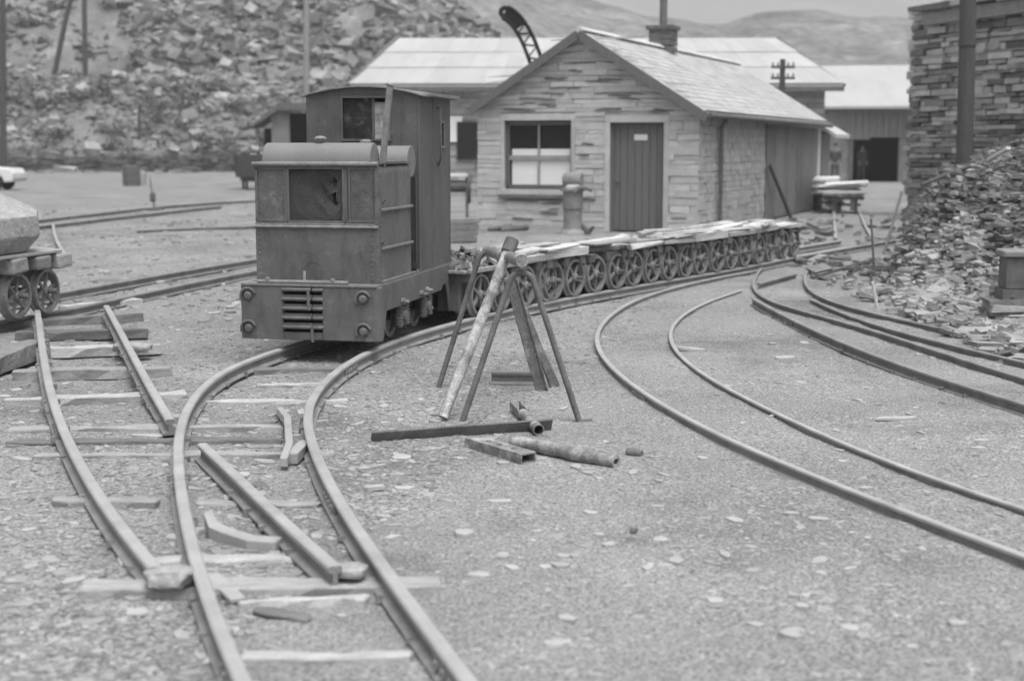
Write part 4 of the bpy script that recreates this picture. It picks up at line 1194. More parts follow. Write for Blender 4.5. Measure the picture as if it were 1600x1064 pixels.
def logs():
    for k, (a, b, r, lab) in enumerate((((788, 372), (808, 352), .045, "left dark offcut log propped below the hut window"), ((806, 374), (832, 354), .06, "right dark offcut log propped below the hut window"))):
        p = HC + HR * fr(*a)[0] - HD * .75; p[2] = .03; q = HC + HR * fr(*b)[0] - HD * .25; q[2] = fr(*b)[1]
        mb = MB(); d = q - p; mb.tube([V3(0, 0, 0), d * .5, d], [r, r * 1.1, r], 10); o = mb.build("offcut_log", 'iron', loc=p, smooth=True); tag(o, lab, "log", "offcut logs under the hut window")
logs()
def beam_stack():
    for k in range(4):
        v = 378 - k * 9; a, b = gp(680, 384), gp(742, 380)
        z = .06 + k * .105; a[2] = b[2] = z
        d = b - a; mb = MB(); mb.bar(V3(-.9, 0, 0), V3(d[0] + .02 * k, d[1] + .15, 0), .18, .085)
        o = mb.build("stacked_beam", 'beam' if k % 2 else 'rail_dark', loc=a, bevel=.01); tag(o, ["lowest", "second", "third", "topmost"][k] + " beam of the small stack between locomotive and hut", "beam", "stack of beams by the hut corner")
    # small winch behind the stack
    p = gp(708, 345); t = thing("hand_winch", "dark blurred hand winch standing between locomotive and hut corner", "winch", (p[0], p[1], 0))
    mb = MB()
    for s in (-1, 1): mb.prism([(s * .28, -.3, 0), (s * .28, .3, 0), (s * .28, .08, .95), (s * .28, -.08, .95)], (.05, 0, 0))
    mb.build("side_frame", 'iron', t)
    mb = MB(); mb.tube([(-.3, 0, .75), (.3, 0, .75)], .13, 14); mb.build("drum", 'iron', t, smooth=True)
    mb = MB(); wheel_mesh(mb, .34, (.36, 0, .72), 1); mb.build("gear_wheel", 'iron', t, smooth=True)
    mb = MB(); mb.box((-.25, -.15, .95), (.33, .15, 1.02)); mb.build("cover", 'tar', t, bevel=.01)
beam_stack()

# ------------------------------------------------------------------ buildings behind
def barn():
    random.seed(31)
    Y0 = 46.0; el, er = up(545, 132, Y0), up(1322, 131, Y0 - .6); zE = (el[2] + er[2]) / 2
    Y1 = Y0 + 4.2; rl, rr = up(622, 64, Y1), up(1214, 57, Y1); zR = (rl[2] + rr[2]) / 2
    t = thing("long_barn", "long low barn with broad pale hipped roof behind the hut", "barn", (el[0], Y0, 0))
    o = V3(el[0], Y0, 0); W = er[0] - el[0]; D = 8.4
    mb = MB(); e = .3
    A, B, C_, D_ = V3(0, 0, zE), V3(W, -.3, zE), V3(W, D, zE), V3(0, D, zE); R0, R1_ = V3(rl[0] - o[0], 4.2, zR), V3(rr[0] - o[0], 4.2, zR)
    th = V3(0, 0, -.12)
    for q in ((A, B, R1_, R0), (B, C_, R1_), (C_, D_, R0, R1_), (D_, A, R0)): mb.prism(q, th, .5)
    NC, NR = 26, 3                                          # lapped sheets on the front slope
    for j in range(NR):
        for i in range(NC):
            def P(a, b): return (A + (B - A) * a) * (1 - b) + (R0 + (R1_ - R0) * a) * b
            l0, l1 = .012, .030
            q = [P(i / NC, j / NR) + V3(0, -.02, l1), P((i + .99) / NC, j / NR) + V3(0, -.02, l1), P((i + .99) / NC, (j + 1) / NR) + V3(0, 0, l0), P(i / NC, (j + 1) / NR) + V3(0, 0, l0)]
            mb.prism(q, V3(0, 0, -.008))
    mb.build("hipped_roof", 'roof_pale', t)
    mb = MB(); mb.bar(A + V3(-.02, 0, -.05), R0 + V3(-.02, 0, .0), .12, .14); mb.bar(A + V3(0, -.06, -.16), B + V3(0, -.06, -.16), .10, .14); mb.bar(B + V3(.02, 0, -.05), R1_ + V3(.02, 0, 0), .08, .08)
    mb.build("eaves_board", 'joint', t)
    mb = MB(); mb.box((.5, .35, 0), (W - .45, D - .4, zE - .13)); w = mb.build("wall", 'barn_wall', t)
    mb = MB(); wall_stones(mb, (0, .35, 0), V3(1, 0, 0), V3(0, -1, 0), .5, W - .45, .0, lambda x: zE - .15, (.12, .26), (.4, 1.1), (.01, .04), (.02, .06)); mb.build("wall_stonework", 'stone_wall2', w)
    a = up(703, 182, Y0); b = up(722, 222, Y0)
    mb = MB(); mb.box((a[0] - o[0] - 1.0, .22, b[2]), (b[0] - o[0], .30, a[2])); mb.build("window", 'white', t)
    for x in (W * .25, W * .7):
        mb = MB(); mb.box((x - .5, .20, 1.2), (x + .5, .29, 2.4)); mb.build("window", 'glass', t)
M['stone_wall2'] = mat('grey_barn_stone', 0.36, 0.2, 3, 0.85, 0.4, 12, tone=.2)
barn()
def shed():
    p0, p1 = up(1290, 166, 66.0), up(1425, 166, 64.0); zE = (p0[2] + p1[2]) / 2
    r0, r1 = up(1288, 104, 71.0), up(1440, 107, 69.5); zR = r0[2]
    t = thing("open_fronted_shed", "pale roofed shed with vertical sheeting over a black doorway, far right", "shed", (p0[0], 66, 0))
    o = V3(p0[0], 66, 0)
    L, R = 0.0, (p1[0] - p0[0]) + 2.0
    mb = MB(); mb.prism([V3(L - 1.2, -.3, zE), V3(R, -1.6, zE), V3(R, 3.9, zR), V3(L - 1.2, 5, zR)], V3(0, 0, -.12), .5); mb.prism([V3(L - 1.2, 5, zR), V3(R, 3.9, zR), V3(R, 9, zE), V3(L - 1.2, 10, zE)], V3(0, 0, -.12), .5)
    mb.build("roof", 'roof_pale', t)
    a = up(1330, 216, 66)[0] - o[0]; b = up(1413, 216, 65.2)[0] - o[0]; zo = up(1370, 215, 66)[2]; lw = up(1322, 200, 66)[0] - o[0]
    mb = MB(); n = 28
    for k in range(n):                                        # ribbed sheeting above the doorway
        x0 = lw + (R - lw) * k / n; x1_ = lw + (R - lw) * (k + 1) / n; mb.box((x0, -.02 - (.05 if k % 2 else 0), zo + (.0 if k > 6 else -.10)), (x1_, .05, zE - .10))
    mb.build("sheeting", 'corr', t)
    mb = MB(); mb.box((L - .8, .06, 0), (a, .3, zE - .14)); mb.box((b + .02, .06, 0), (R, .3, zE - .14)); mb.box((a, .06, zo + .1), (b + .02, .3, zE - .14)); mb.box((L - .8, .3, 0), (L - .5, 9.6, zE - .14)); mb.box((R - .3, .3, 0), (R, 8.6, zE - .14)); mb.box((L - .5, 9.3, 0), (R - .3, 9.55, zE - .14))
    mb.build("wall", 'barn_wall', t)
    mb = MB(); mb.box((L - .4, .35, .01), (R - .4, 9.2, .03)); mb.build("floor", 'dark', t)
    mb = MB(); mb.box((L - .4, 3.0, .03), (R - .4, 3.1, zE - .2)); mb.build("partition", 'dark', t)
    mb = MB(); mb.box((a - .06, -.03, 0), (a + .10, .05, zo)); mb.build("door_post", 'joint', t)
shed()
# stone gable outbuilding that runs on behind the hut's far end
def outbuilding():
    c = HC + HD * (HLEN + .55) - HR * .1
    t = thing("lean_to", "low slate roofed lean-to at the far end of the stone hut", "lean-to", c, -HA)
    zE = sr(1300, 202)[1] - .15
    mb = MB(); mb.prism([V3(.45, 0, zE), V3(.45, 1.9, zE), V3(-1.9, 1.9, zE + 1.35), V3(-1.9, 0, zE + 1.35)], V3(0, 0, -.10)); mb.build("roof", 'roof', t)
    mb = MB(); mb.prism([V3(.1, .1, 0), V3(.1, .1, zE), V3(-1.8, .1, zE + 1.0), V3(-1.8, .1, 0)], V3(0, .9, 0)); mb.build("wall", 'barn_wall', t)
outbuilding()

def telegraph_pole():
    b = up(1218, 300, 40.0); t = thing("telegraph_pole", "short dark telegraph pole with two crossarms behind the hut roof", "pole", (b[0], 40, 0)); zt = up(1218, 93, 40)[2]
    mb = MB(); mb.tube([(0, 0, 0), (0, 0, zt)], [.11, .075], 10); mb.build("post", 'pole', t, smooth=True)
    for z in (zt - .22, zt - .52):
        mb = MB(); mb.box((-.33, -.10, z - .035), (.33, -.05, z + .035)); ca = mb.build("crossarm", 'pole', t)
        for x in (-.28, -.14, .14, .28):
            mb = MB(); mb.lathe([(.0005, 0), (.03, 0), (.035, .06), (.02, .09), (.0005, .1)], (x, -.075, z + .04), (0, 0, 1), 8); mb.build("insulator", 'barn_wall', ca)
telegraph_pole()
def crane():
    Y = 36.0; pts = [up(848, 130, Y), up(838, 98, Y), up(826, 66, Y), up(813, 42, Y), up(800, 27, Y), up(789, 20, Y)]
    base = up(846, 150, Y); t = thing("crane_jib", "dark lattice crane jib curving over at its top behind the hut roof", "crane", (base[0], Y, 0)); o = V3(base[0], Y, 0)
    P = [V3(.4, 0, .0), V3(.25, 0, 1.8)] + [p - o for p in pts]
    path = spline(P, 3)
    L = offset2(path, .15); Rr = offset2(path, -.15)
    mb = MB()
    for dy in (-.10, .10):
        for ch in (L, Rr): mb.tube([q + V3(0, dy, 0) for q in ch], .05, 6)
    for i in range(len(path) - 1):
        for dy in (-.10, .10):
            a, b = (L[i], Rr[i + 1]) if i % 2 else (Rr[i], L[i + 1]); mb.bar(a + V3(0, dy, 0), b + V3(0, dy, 0), .07, .03)
        mb.bar(L[i] + V3(0, -.1, 0), L[i] + V3(0, .1, 0), .03, .03); mb.bar(Rr[i] + V3(0, -.1, 0), Rr[i] + V3(0, .1, 0), .03, .03)
    n = len(path)
    mb.prism([L[n - 7] + V3(0, -.105, 0), L[-1] + V3(0, -.105, 0), Rr[-1] + V3(0, -.105, 0), Rr[n - 7] + V3(0, -.105, 0)], (0, .21, 0))
    mb.build("jib", 'dark', t)
    mb = MB(); e = path[-1]; mb.lathe([(.05, -.06), (.16, -.06), (.16, .06), (.05, .06)], e, (0, 1, 0), 16); mb.build("sheave", 'dark', t, smooth=True)
    mb = MB(); mb.box((-.2, -.6, 0), (1.0, .6, .5)); mb.build("base_frame", 'dark', t)
def offset2(path, d):
    out = []
    for i, p in enumerate(path):
        t = path[min(i + 1, len(path) - 1)] - path[max(i - 1, 0)]; t = t / np.linalg.norm(t); out.append(p + V3(t[2], 0, -t[0]) * d)
    return out
crane()

# ------------------------------------------------------------------ left: open shelter, tub wagon, drum, lever, posts, car
def shelter():
    Y = 57.0; a = up(400, 235, Y)[0]; b = up(500, 235, Y)[0]; t = thing("open_shelter", "dark open sided shelter with sloping roof behind the locomotive", "shelter", (a, Y, 0))
    W = b - a; zl, zh = up(400, 196, Y)[2], up(440, 163, Y)[2]; xm = up(437, 170, Y)[0] - a
    mb = MB(); mb.prism([V3(-.12, -.3, zl), V3(xm, -.3, zh + .06), V3(W + .5, -.3, zh - .0), V3(W + .5, -.3, zh - .28), V3(xm, -.3, zh - .24), V3(-.12, -.3, zl - .1)], V3(0, 2.6, 0)); mb.build("roof", 'joint', t)
    mb = MB(); x0 = up(424, 200, Y)[0] - a; x1 = up(452, 200, Y)[0] - a; mb.box((x0, 0, 0), (x1, .2, zh - .1)); mb.box((0, .0, 0), (.12, .2, zl - .1)); mb.box((W + .2, 0, 0), (W + .4, .2, zh - .2)); mb.build("wall_panel", 'barn_wall', t)
    mb = MB(); mb.box((.0, 2.0, 0), (W + .4, 2.1, zl - .1)); mb.box((xm * .6, 2.0, zl - .1), (W + .4, 2.1, zh - .3)); mb.build("back_wall", 'dark', t)
shelter()
def tub():
    p = gp(390, 296); t = thing("tub_wagon", "blurred dark tub wagon left of the locomotive, in front of the shelter", "wagon", (p[0] + .15, p[1], 0), .3)
    mb = MB(); mb.prism([(-.55, -.9, .45), (.55, -.9, .45), (.66, -1, 1.32), (-.66, -1, 1.32)], (0, 1.9, 0)); mb.build("tub", 'pole', t, bevel=.02)
    mb = MB()
    for _ in range(60): chip_shape(mb, (random.uniform(-.45, .45), random.uniform(-.8, .7), 1.27 + random.random() * .25), random.uniform(.08, .2), .08, random.random(), .6)
    mb.build("slate_load", 'rubble', t)
    for sx in (-1, 1):
        for sy in (-.75, .35):
            mb = MB(); wheel_mesh(mb, .2, (0, 0, 0), sx); mb.build("wheel", 'dark', t, smooth=True, loc=(sx * .34, sy, .22))
    mb = MB(); mb.box((-.4, -1.05, .32), (.4, .9, .45)); mb.build("frame", 'dark', t)
tub()
def drum():
    p = gp(206, 291); t = thing("oil_drum", "dark battered drum standing out on the open ground at left", "drum", (p[0], p[1], 0))
    mb = MB(); mb.lathe([(.0005, 0), (.36, 0), (.36, .26), (.38, .28), (.36, .30), (.36, .54), (.38, .56), (.36, .58), (.36, .82), (.34, .84), (.0005, .82)], (0, 0, 0), (0, 0, 1), 20, closed=False); mb.build("barrel", 'iron', t, smooth=True)
    p = gp(222, 289); mb = MB(); rock(mb, (0, 0, .25), .16, .16, .35, 8, tone=.5); o = mb.build("stone_block", 'block', loc=p, smooth=True); tag(o, "upright pale stone leaning beside the dark drum", "stone")
drum()
def lever():
    b = gp(242, 330); t = thing("points_lever", "slim upright points lever with a weight, standing alone at left", "lever", (b[0], b[1], 0)); q = up(234, 278, b[1] + .2) - b
    mb = MB(); mb.tube([V3(0, 0, 0), q], [.028, .018], 8); mb.build("handle_rod", 'iron', t, smooth=True)
    mb = MB(); rock(mb, q * .42, .07, .07, .13, 2, tone=.5, rnd=.05); mb.build("weight", 'iron', t, smooth=True)
    mb = MB(); mb.box((-.2, -.12, 0), (.2, .12, .07)); mb.build("base", 'iron', t)
lever()
def post(px, Y, top, r, label, lean=None, m='pole', name="timber_pole"):
    b = up(px[0], px[1], Y); q = up(top[0], top[1], Y + (lean or 0)); mb = MB(); d = q - b
    mb.tube([V3(0, 0, -.6), d * .5, d], [r, r * .95, r * .8], 10); o = mb.build(name, m, loc=b, smooth=True); tag(o, label, "pole")
post((4, 238), 70, (4, -60), .17, "thick dark pole at the left edge of the photo")
post((133, 122), 108.0, (131, -60), .20, "upright pole on the tip's ledge, right of a leaning one")
post((82, 116), 108.0, (120, -40), .20, "slanting pole on the tip's ledge, leaning to the right")
post((478, 150), 60, (479, -60), .13, "tall pale thin mast behind the cab", m='board_pale')
post((217, 236), 98.0, (218, 162), .10, "short lone post on the lower slope of the tip")
def block_wagon():
    p = gp(30, 496, .0); q = gp(95, 487)
    d = gp(300, 440) - gp(0, 500); d = d / np.linalg.norm(d); rz = math.atan2(d[1], d[0])
    a = gp(26, 498, .12); b = gp(73, 489, .12)
    n = V3(-d[1], d[0], 0)
    t = thing("block_wagon", "old timber wagon with spoked wheels carrying a slate block at left", "wagon", V3(a[0], a[1], .12) , rz)
    wb = .455; R = .2
    for y in (0, .62):
        for x in (0, wb, ):
            mb = MB(); wheel_mesh(mb, R, (0, 0, 0), 1 if y == 0 else -1, ns=6, rim=.028, w=.07); mb.build("wheel", 'wheel', t, smooth=True, loc=(x, y, R), rot=(0, 0, -math.pi / 2))
    for x in (0, wb):
        mb = MB(); mb.tube([(x, -.13, R), (x, .75, R)], .026, 10); mb.build("axle", 'iron', t, smooth=True)
    mb = MB()                                                # round ended cross timbers
    for k, x in enumerate((-.09, wb * .62, wb + .16)):
        mb.box((x - .10, -.12 + .0 * k, R + .20), (x + .14, .80, R + .33), jit=.012)
    mb.box((-.75, .10, R + .07), (wb + .30, .20, R + .195), jit=.01); mb.box((-.75, .46, R + .07), (wb + .30, .56, R + .195), jit=.01)
    mb.build("timber_frame", 'beam', t, bevel=.02, seg=2)
    mb = MB(); mb.prism([(-.9, -.10, R + .335), (wb + .16, -.10, R + .335), (wb + .22, .30, R + .36), (wb + .10, .74, R + .35), (-.9, .74, R + .335)], (0, 0, .03)); mb.build("bed_sheet", 'slate', t, bevel=.008)
    # the block itself rests on the wagon
    zt = up(45, 318, a[1])[2] - .12
    mb = MB(); X0 = -1.0; z0 = R + .37
    rings = [[(-1.2, -.04, z0), (wb - .34, -.04, z0), (wb - .12, .12, z0 + .02), (wb - .10, .60, z0 + .02), (-1.2, .68, z0)],
             [(-1.2, -.14, z0 + .14), (wb - .24, -.13, z0 + .14), (wb + .06, .08, z0 + .17), (wb + .02, .60, z0 + .2), (-1.2, .74, z0 + .2)],
             [(-1.2, -.13, z0 + .31), (wb - .26, -.12, z0 + .32), (wb + .04, .06, z0 + .36), (wb - .06, .50, z0 + .56), (-1.2, .64, z0 + .66)]]
    vs = [p for g in rings for p in g]
    fs = [(4, 3, 2, 1, 0), (10, 11, 12, 13, 14)]
    for k in (0, 5): fs += [(k + i_, k + (i_ + 1) % 5, k + 5 + (i_ + 1) % 5, k + 5 + i_) for i_ in range(5)]
    mb.add(vs, fs, .5)
    o = mb.build("slate_block", 'block', loc=V3(a[0], a[1], .12), rot=(0, 0, rz), bevel=.012)
    tag(o, "great pale slate block riding on the timber wagon at the left edge", "slate block")
    mb = MB(); mb.prism([(wb + .10, -.3, .0), (wb + .5, -.25, .0), (wb + .5, .0, .0), (wb + .1, -.05, .0)], (0, 0, .14)); 
block_wagon()
def car():
    n = gp(20, 298); t = thing("parked_car", "white parked car with only its nose and front wheel in view", "car", (n[0], n[1], 0))
    L = 3.7; W = 1.45
    side = [(0, .32), (0.02, .62), (-.06, .80), (-.95, .86), (-1.35, 1.28), (-2.75, 1.30), (-3.3, .88), (-3.68, .80), (-3.7, .35)]
    def arch(cx): return [(cx - .34, .30)] + [(cx - .34 * math.cos(math.pi * k / 10), .30 + .34 * math.sin(math.pi * k / 10)) for k in range(1, 10)] + [(cx + .34, .30)]
    poly = side + arch(-2.95) + arch(-.68)
    mb = MB(); mb.prism([(x, 0, z) for x, z in poly], (0, W, 0), .5); body = mb.build("body", 'carw', t, bevel=.05, seg=3)
    for x in (-.68, -2.95):
        for y in (.02, W - .02):
            s = 1 if y > .5 else -1
            mb = MB(); mb.lathe([(.0005, -.07), (.27, -.07), (.29, -.04), (.29, .04), (.27, .07), (.0005, .07)], (x, y + (-s * .06), .29), (0, 1, 0), 22); w = mb.build("wheel", 'rubber', t, smooth=True)
            mb = MB(); mb.lathe([(.0005, 0), (.18, 0), (.17, .02), (.05, .035), (.0005, .04)], (x, y + s * .012, .29), (0, s, 0), 20); mb.build("hubcap", 'board_pale', w, smooth=True)
    for y in (.22, W - .22):
        mb = MB(); mb.lathe([(.0005, 0), (.09, 0), (.085, .03), (.0005, .045)], (.0, y, .62), (1, 0, 0), 18); mb.build("headlight", 'white', t, smooth=True)
    mb = MB(); mb.box((-.02, .04, .36), (.09, W - .04, .46)); mb.build("bumper", 'board_pale', t, bevel=.02)
    mb = MB(); mb.add([(-.97, .12, .89), (-.97, W - .12, .89), (-1.32, W - .2, 1.26), (-1.32, .2, 1.26)], [(0, 1, 2, 3)]); mb.build("windscreen", 'glass', t)
    mb = MB(); mb.prism([(-1.1, -.012, .9), (-1.42, -.012, 1.24), (-2.7, -.012, 1.25), (-3.1, -.012, .92)], (0, .008, 0)); mb.build("side_window", 'glass', t)
car()

# ------------------------------------------------------------------ right: sheeted wagons, two men, wall, heap
def far_wagons():
    p = gp(1323, 334); random.seed(8)
    tg = "wagons standing in the lane by the hut"
    w1 = make_wagon("nearer lane wagon under a pale slab load, seen end on", (p[0], p[1] + .4, .0), -.22, gauge=.62, wb=.6, L=1.2, W=1.0, R=.2, group=tg, seed=40)
    w2 = copy_tree(w1, (p[0] - .05, p[1] + 2.0, 0), -.14, "farther lane wagon, mostly hidden by the nearer one", tg)
    for k, (dy, lab, s) in enumerate(((.4, "pale slabs piled crooked on the nearer lane wagon", 0), (2.0, "bulging white sheet load on the farther lane wagon", 1))):
        mb = MB()
        for j in range(5 if not s else 7):
            mb.obox((random.uniform(-.12, .12) - .1 * s, random.uniform(-.1, .1), .50 + j * .055), V3(.52, random.uniform(-.05, .05), random.uniform(-.05, .03)), V3(0, .62, 0), V3(0, 0, .024), jit=.02)
        o = mb.build("slab_load", 'tar', loc=(p[0] - .1 * s, p[1] + dy, 0), rot=(0, -.05, -.2), bevel=.01); tag(o, lab, "slab load")
far_wagons()

def man(px, Y0, h, label, jac, tro, facing=0.0, hat=False):
    """standing workman: one skinned body, clothes grown over it"""
    b = gp(*px) if Y0 is None else up(px[0], px[1], Y0); b[2] = 0.0
    t = thing("person", label, "person", b, facing); k = h / 1.75
    def skin(name, verts, edges, radii, m, root, lv=2):
        me = bpy.data.meshes.new(name); me.from_pydata([tuple(c * k for c in v) for v in verts], edges, []); me.materials.append(M[m])
        o = bpy.data.objects.new(name, me); COL.objects.link(o); o.parent = t
        o.modifiers.new("skin", 'SKIN'); 
        for i, r in enumerate(radii): me.skin_vertices[0].data[i].radius = ((r if not hasattr(r, '__len__') else r[0]) * k, (r if not hasattr(r, '__len__') else r[1]) * k)
        me.skin_vertices[0].data[root].use_root = True
        s = o.modifiers.new("subd", 'SUBSURF'); s.levels = lv; s.render_levels = lv
        return o
    # y forward is -y (towards the camera)
    v = [(0, 0, .95), (0, 0, 1.15), (0, 0, 1.36), (0, -.01, 1.50), (0, -.02, 1.58), (0, -.03, 1.70)]; e = [(0, 1), (1, 2), (2, 3), (3, 4), (4, 5)]; r = [(.15, .11), (.14, .10), (.17, .11), .055, .078, .070]
    def add(p, par, rad): v.append(p); e.append((par, len(v) - 1)); r.append(rad); return len(v) - 1
    for s in (-1, 1):
        a = add((s * .18, 0, 1.42), 2, .055); a = add((s * .24, .02, 1.14), a, .044); a = add((s * .22, -.10, .92), a, .034); hnd = add((s * .215, -.13, .85), a, .036)
        for q, (dx, dy, L) in enumerate(((.028, -.012, .072), (.010, -.016, .082), (-.010, -.016, .078), (-.028, -.010, .062))):
            f1 = add((s * .215 + dx, -.14 + dy * .5, .80), hnd, .010); add((s * .215 + dx, -.145 + dy * 1.5, .80 - L * .6), f1, .008)
        th = add((s * .17, -.155, .83), hnd, .011); add((s * .165, -.17, .79), th, .009)
        l = add((s * .095, 0, .86), 0, .085); l = add((s * .11, -.01, .50), l, .062); l = add((s * .115, .015, .11), l, .042); add((s * .125, -.13, .04), l, .035)
    nose = add((0, -.115, 1.625), 4, .014)
    body = skin("body", v, e, r, 'skin', 0)
    jv = [(0, 0, .84), (0, 0, 1.15), (0, 0, 1.36), (0, -.0, 1.48)]; je = [(0, 1), (1, 2), (2, 3)]; jr = [(.185, .14), (.17, .125), (.20, .135), .085]
    for s in (-1, 1):
        n0 = len(jv); jv += [(s * .185, 0, 1.41), (s * .245, .02, 1.14), (s * .222, -.095, .94)]; je += [(2, n0), (n0, n0 + 1), (n0 + 1, n0 + 2)]; jr += [.075, .062, .052]
    skin("jacket", jv, je, jr, jac, 0)
    tv = [(0, 0, .93)]; te = []; tr = [(.165, .125)]
    for s in (-1, 1):
        n0 = len(tv); tv += [(s * .095, 0, .84), (s * .11, -.01, .50), (s * .115, .012, .09)]; te += [(0, n0), (n0, n0 + 1), (n0 + 1, n0 + 2)]; tr += [.10, .078, .066]
    skin("trousers", tv, te, tr, tro, 0)
    for s in (-1, 1):
        mb = MB(); rock(mb, (s * .12 * k, -.05 * k, .045 * k), .055 * k, .14 * k, .05 * k, 3, tone=.5, rnd=.05); mb.build("boot", 'hair', t, smooth=True)
    mb = MB(); rock(mb, (0, .008 * k, 1.70 * k), .082 * k, .095 * k, .075 * k, 5, tone=.5, rnd=.05)
    if hat: mb.lathe([(.0005, 0), (.10 * k, .0), (.10 * k, .012), (.0005, .014)], (0, -.05 * k, 1.70 * k), (0, 0, 1), 16)
    mb.build("cap" if hat else "hair", 'hair', t, smooth=True)
    for s in (-1, 1):
        mb = MB(); rock(mb, (s * .030 * k, -.095 * k, 1.645 * k), .010 * k, .008 * k, .007 * k, 1, tone=.5, rnd=.0, n=2); mb.build("eye", 'dark', body)
        mb = MB(); rock(mb, (s * .082 * k, -.02 * k, 1.63 * k), .010 * k, .022 * k, .032 * k, 1, tone=.5, rnd=.0, n=2); mb.build("ear", 'skin', body)
    mb = MB(); mb.tube([(-.025 * k, -.098 * k, 1.578 * k), (0, -.106 * k, 1.576 * k), (.025 * k, -.098 * k, 1.578 * k)], .005 * k, 6); mb.build("mouth", 'cloth2', body)
man((1345, 284), None, 1.74, "person in a long dark coat standing at the shed's black doorway", 'cloth', 'cloth', .3, True)
man((1304, 287), None, 1.76, "person in dark jacket standing just beyond the loaded lane wagons", 'cloth', 'cloth2', -.35)

WA = math.radians(20.5)
WD = V3(-math.sin(WA), math.cos(WA), 0)                      # away along the ruined wall
WN = V3(-math.cos(WA), -math.sin(WA), 0)                     # its visible face
WC = V3(*up(1425, 330, 34.0)); WC[2] = 0
def ruined_wall():
    random.seed(77)
    def along(u, v): p = on_plane(u, v, WC, WN); return np.dot(p - WC, -WD), p[2]
    L = 9.0
    t = thing("ruined_wall", "tall dry stone slate wall with ragged end at the right edge", "wall", WC)
    ex = -WD
    ztop = along(1440, 12)[1]; zc = along(1470, 40)
    def top(x): return ztop if x > -.2 else ztop
    mb = MB(); c = ex * L / 2 - WN * .35 + V3(0, 0, ztop / 2 - .05); mb.obox(c, ex * (L / 2 - .2), WN * .30, V3(0, 0, ztop / 2 - .1)); core = mb.build("wall_core", 'joint_dark', t)
    mb = MB()
    wall_stones(mb, (0, 0, 0), ex, WN, -.15, L, 0, lambda x: ztop + .9 * max(0, (x - .5) / L), (.06, .17), (.16, .95), (.008, .035), (.0, .13), wob=.02)
    mb2 = MB()
    wall_stones(mb, ex * -.15, -WN, -ex, 0, .6, 0, lambda x: ztop, (.10, .24), (.25, .7), (.006, .04), (.0, .30), wob=.02)
    mb.build("stonework", 'stone_wall', core)
    # pale lintel beams near the top, stepped at the pole
    a = along(1456, 40); b = along(1500, 33)
    mb = MB(); z0, z1 = along(1456, 41)[1], along(1456, 21)[1]
    mb.obox(ex * (a[0] + 4.2) + WN * .17 + V3(0, 0, (z0 + z1) / 2), ex * 4.2, WN * .12, V3(0, 0, (z1 - z0) / 2)); mb.build("lintel_beam", 'plank', t, bevel=.02)
    mb = MB()
    for k in range(4): mb.obox(ex * (.9 + k * 1.5) + WN * .1 + V3(0, 0, z1 + .09 + .03 * (k % 2)), ex * .72, WN * .35, V3(0, 0, .07), jit=.04)
    mb.build("coping", 'stone_wall', t, bevel=.01)
ruined_wall()
pb = up(1508, 262, 26.5); pt = up(1514, -80, 26.5)
mb = MB(); mb.tube([V3(0, 0, -1.2), (pt - pb) * .5, pt - pb], [.155, .15, .145], 14); mb.lathe([(.158, 0), (.168, 0), (.168, .06), (.158, .06)], (pt - pb) * .56, (0, 0, 1), 14)
tag(mb.build("timber_pole", 'pole', loc=pb, smooth=True), "thick weathered pole standing in front of the ruined slate wall", "pole")

def heap_z(x, y):
    # foot line of the heap, rising to the right and back
    fx = np.interp(y, [9, 11.0, 13.5, 16, 20, 26, 33], [5.2, 4.15, 3.75, 4.35, 5.4, 7.2, 9.2])
    d = x - fx
    if d <= 0: return -.05
    s = .14 * min(d, 1.2) + max(0, d - .7) * .72
    k = min(1.0, max(0.0, (y - 15.0) / 3.0))                # towards the wall it is a steep, tumbled-down pile
    s = s * (1 - k) + k * (min(1.5 * d, 1.05) + .42 * max(0, d - .7))
    top = np.interp(y, [9, 12, 16, 22, 30], [.5, .8, 1.9, 2.5, 2.9])
    z = min(s, top + .12 * d)
    return z + .10 * nz(x, y, 1.1, 4, 5.5) * min(1, d)
def heap():
    random.seed(55); mb = MB(); xs = np.arange(3.4, 15, .16); ys = np.arange(9, 34, .20); nx = len(xs)
    vs = [(x, y, heap_z(x, y)) for y in ys for x in xs]; fs = [(j * nx + i, j * nx + i + 1, (j + 1) * nx + i + 1, (j + 1) * nx + i) for j in range(len(ys) - 1) for i in range(nx - 1)]
    mb.add(vs, fs, .4)
    for _ in range(27000):
        y = random.uniform(10, 33) if random.random() < .45 else random.uniform(10.5, 20); x = random.uniform(3.7, min(15, .40 * y + 1.2)); z = heap_z(x, y)
        if z < -.03: 
            if random.random() < .95: continue
            z = .0
        fx = x - np.interp(y, [9, 11.0, 13.5, 16, 20, 26, 33], [5.2, 4.15, 3.75, 4.35, 5.4, 7.2, 9.2])
        L = min(.12, .030 * math.exp(abs(random.gauss(0, .75)))) * (1 + .02 * y) * (.85 if fx < .8 else 1); a = random.uniform(0, 3.14); ti = random.gauss(0, .16); tj = random.gauss(.05, .18)
        ex = V3(math.cos(a), math.sin(a), ti); ey = V3(-math.sin(a), math.cos(a), tj); ex /= np.linalg.norm(ex); ey -= ex * np.dot(ex, ey); ey /= np.linalg.norm(ey); ez = np.cross(ex, ey)
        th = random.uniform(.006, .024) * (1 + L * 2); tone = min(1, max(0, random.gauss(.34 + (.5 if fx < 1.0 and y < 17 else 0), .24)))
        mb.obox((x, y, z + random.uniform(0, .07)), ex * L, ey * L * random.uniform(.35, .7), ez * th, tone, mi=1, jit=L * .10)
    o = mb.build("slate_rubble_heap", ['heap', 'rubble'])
    tag(o, "sloping heap of broken slate under the ruined wall at right", "rubble heap", kind='stuff')
heap()
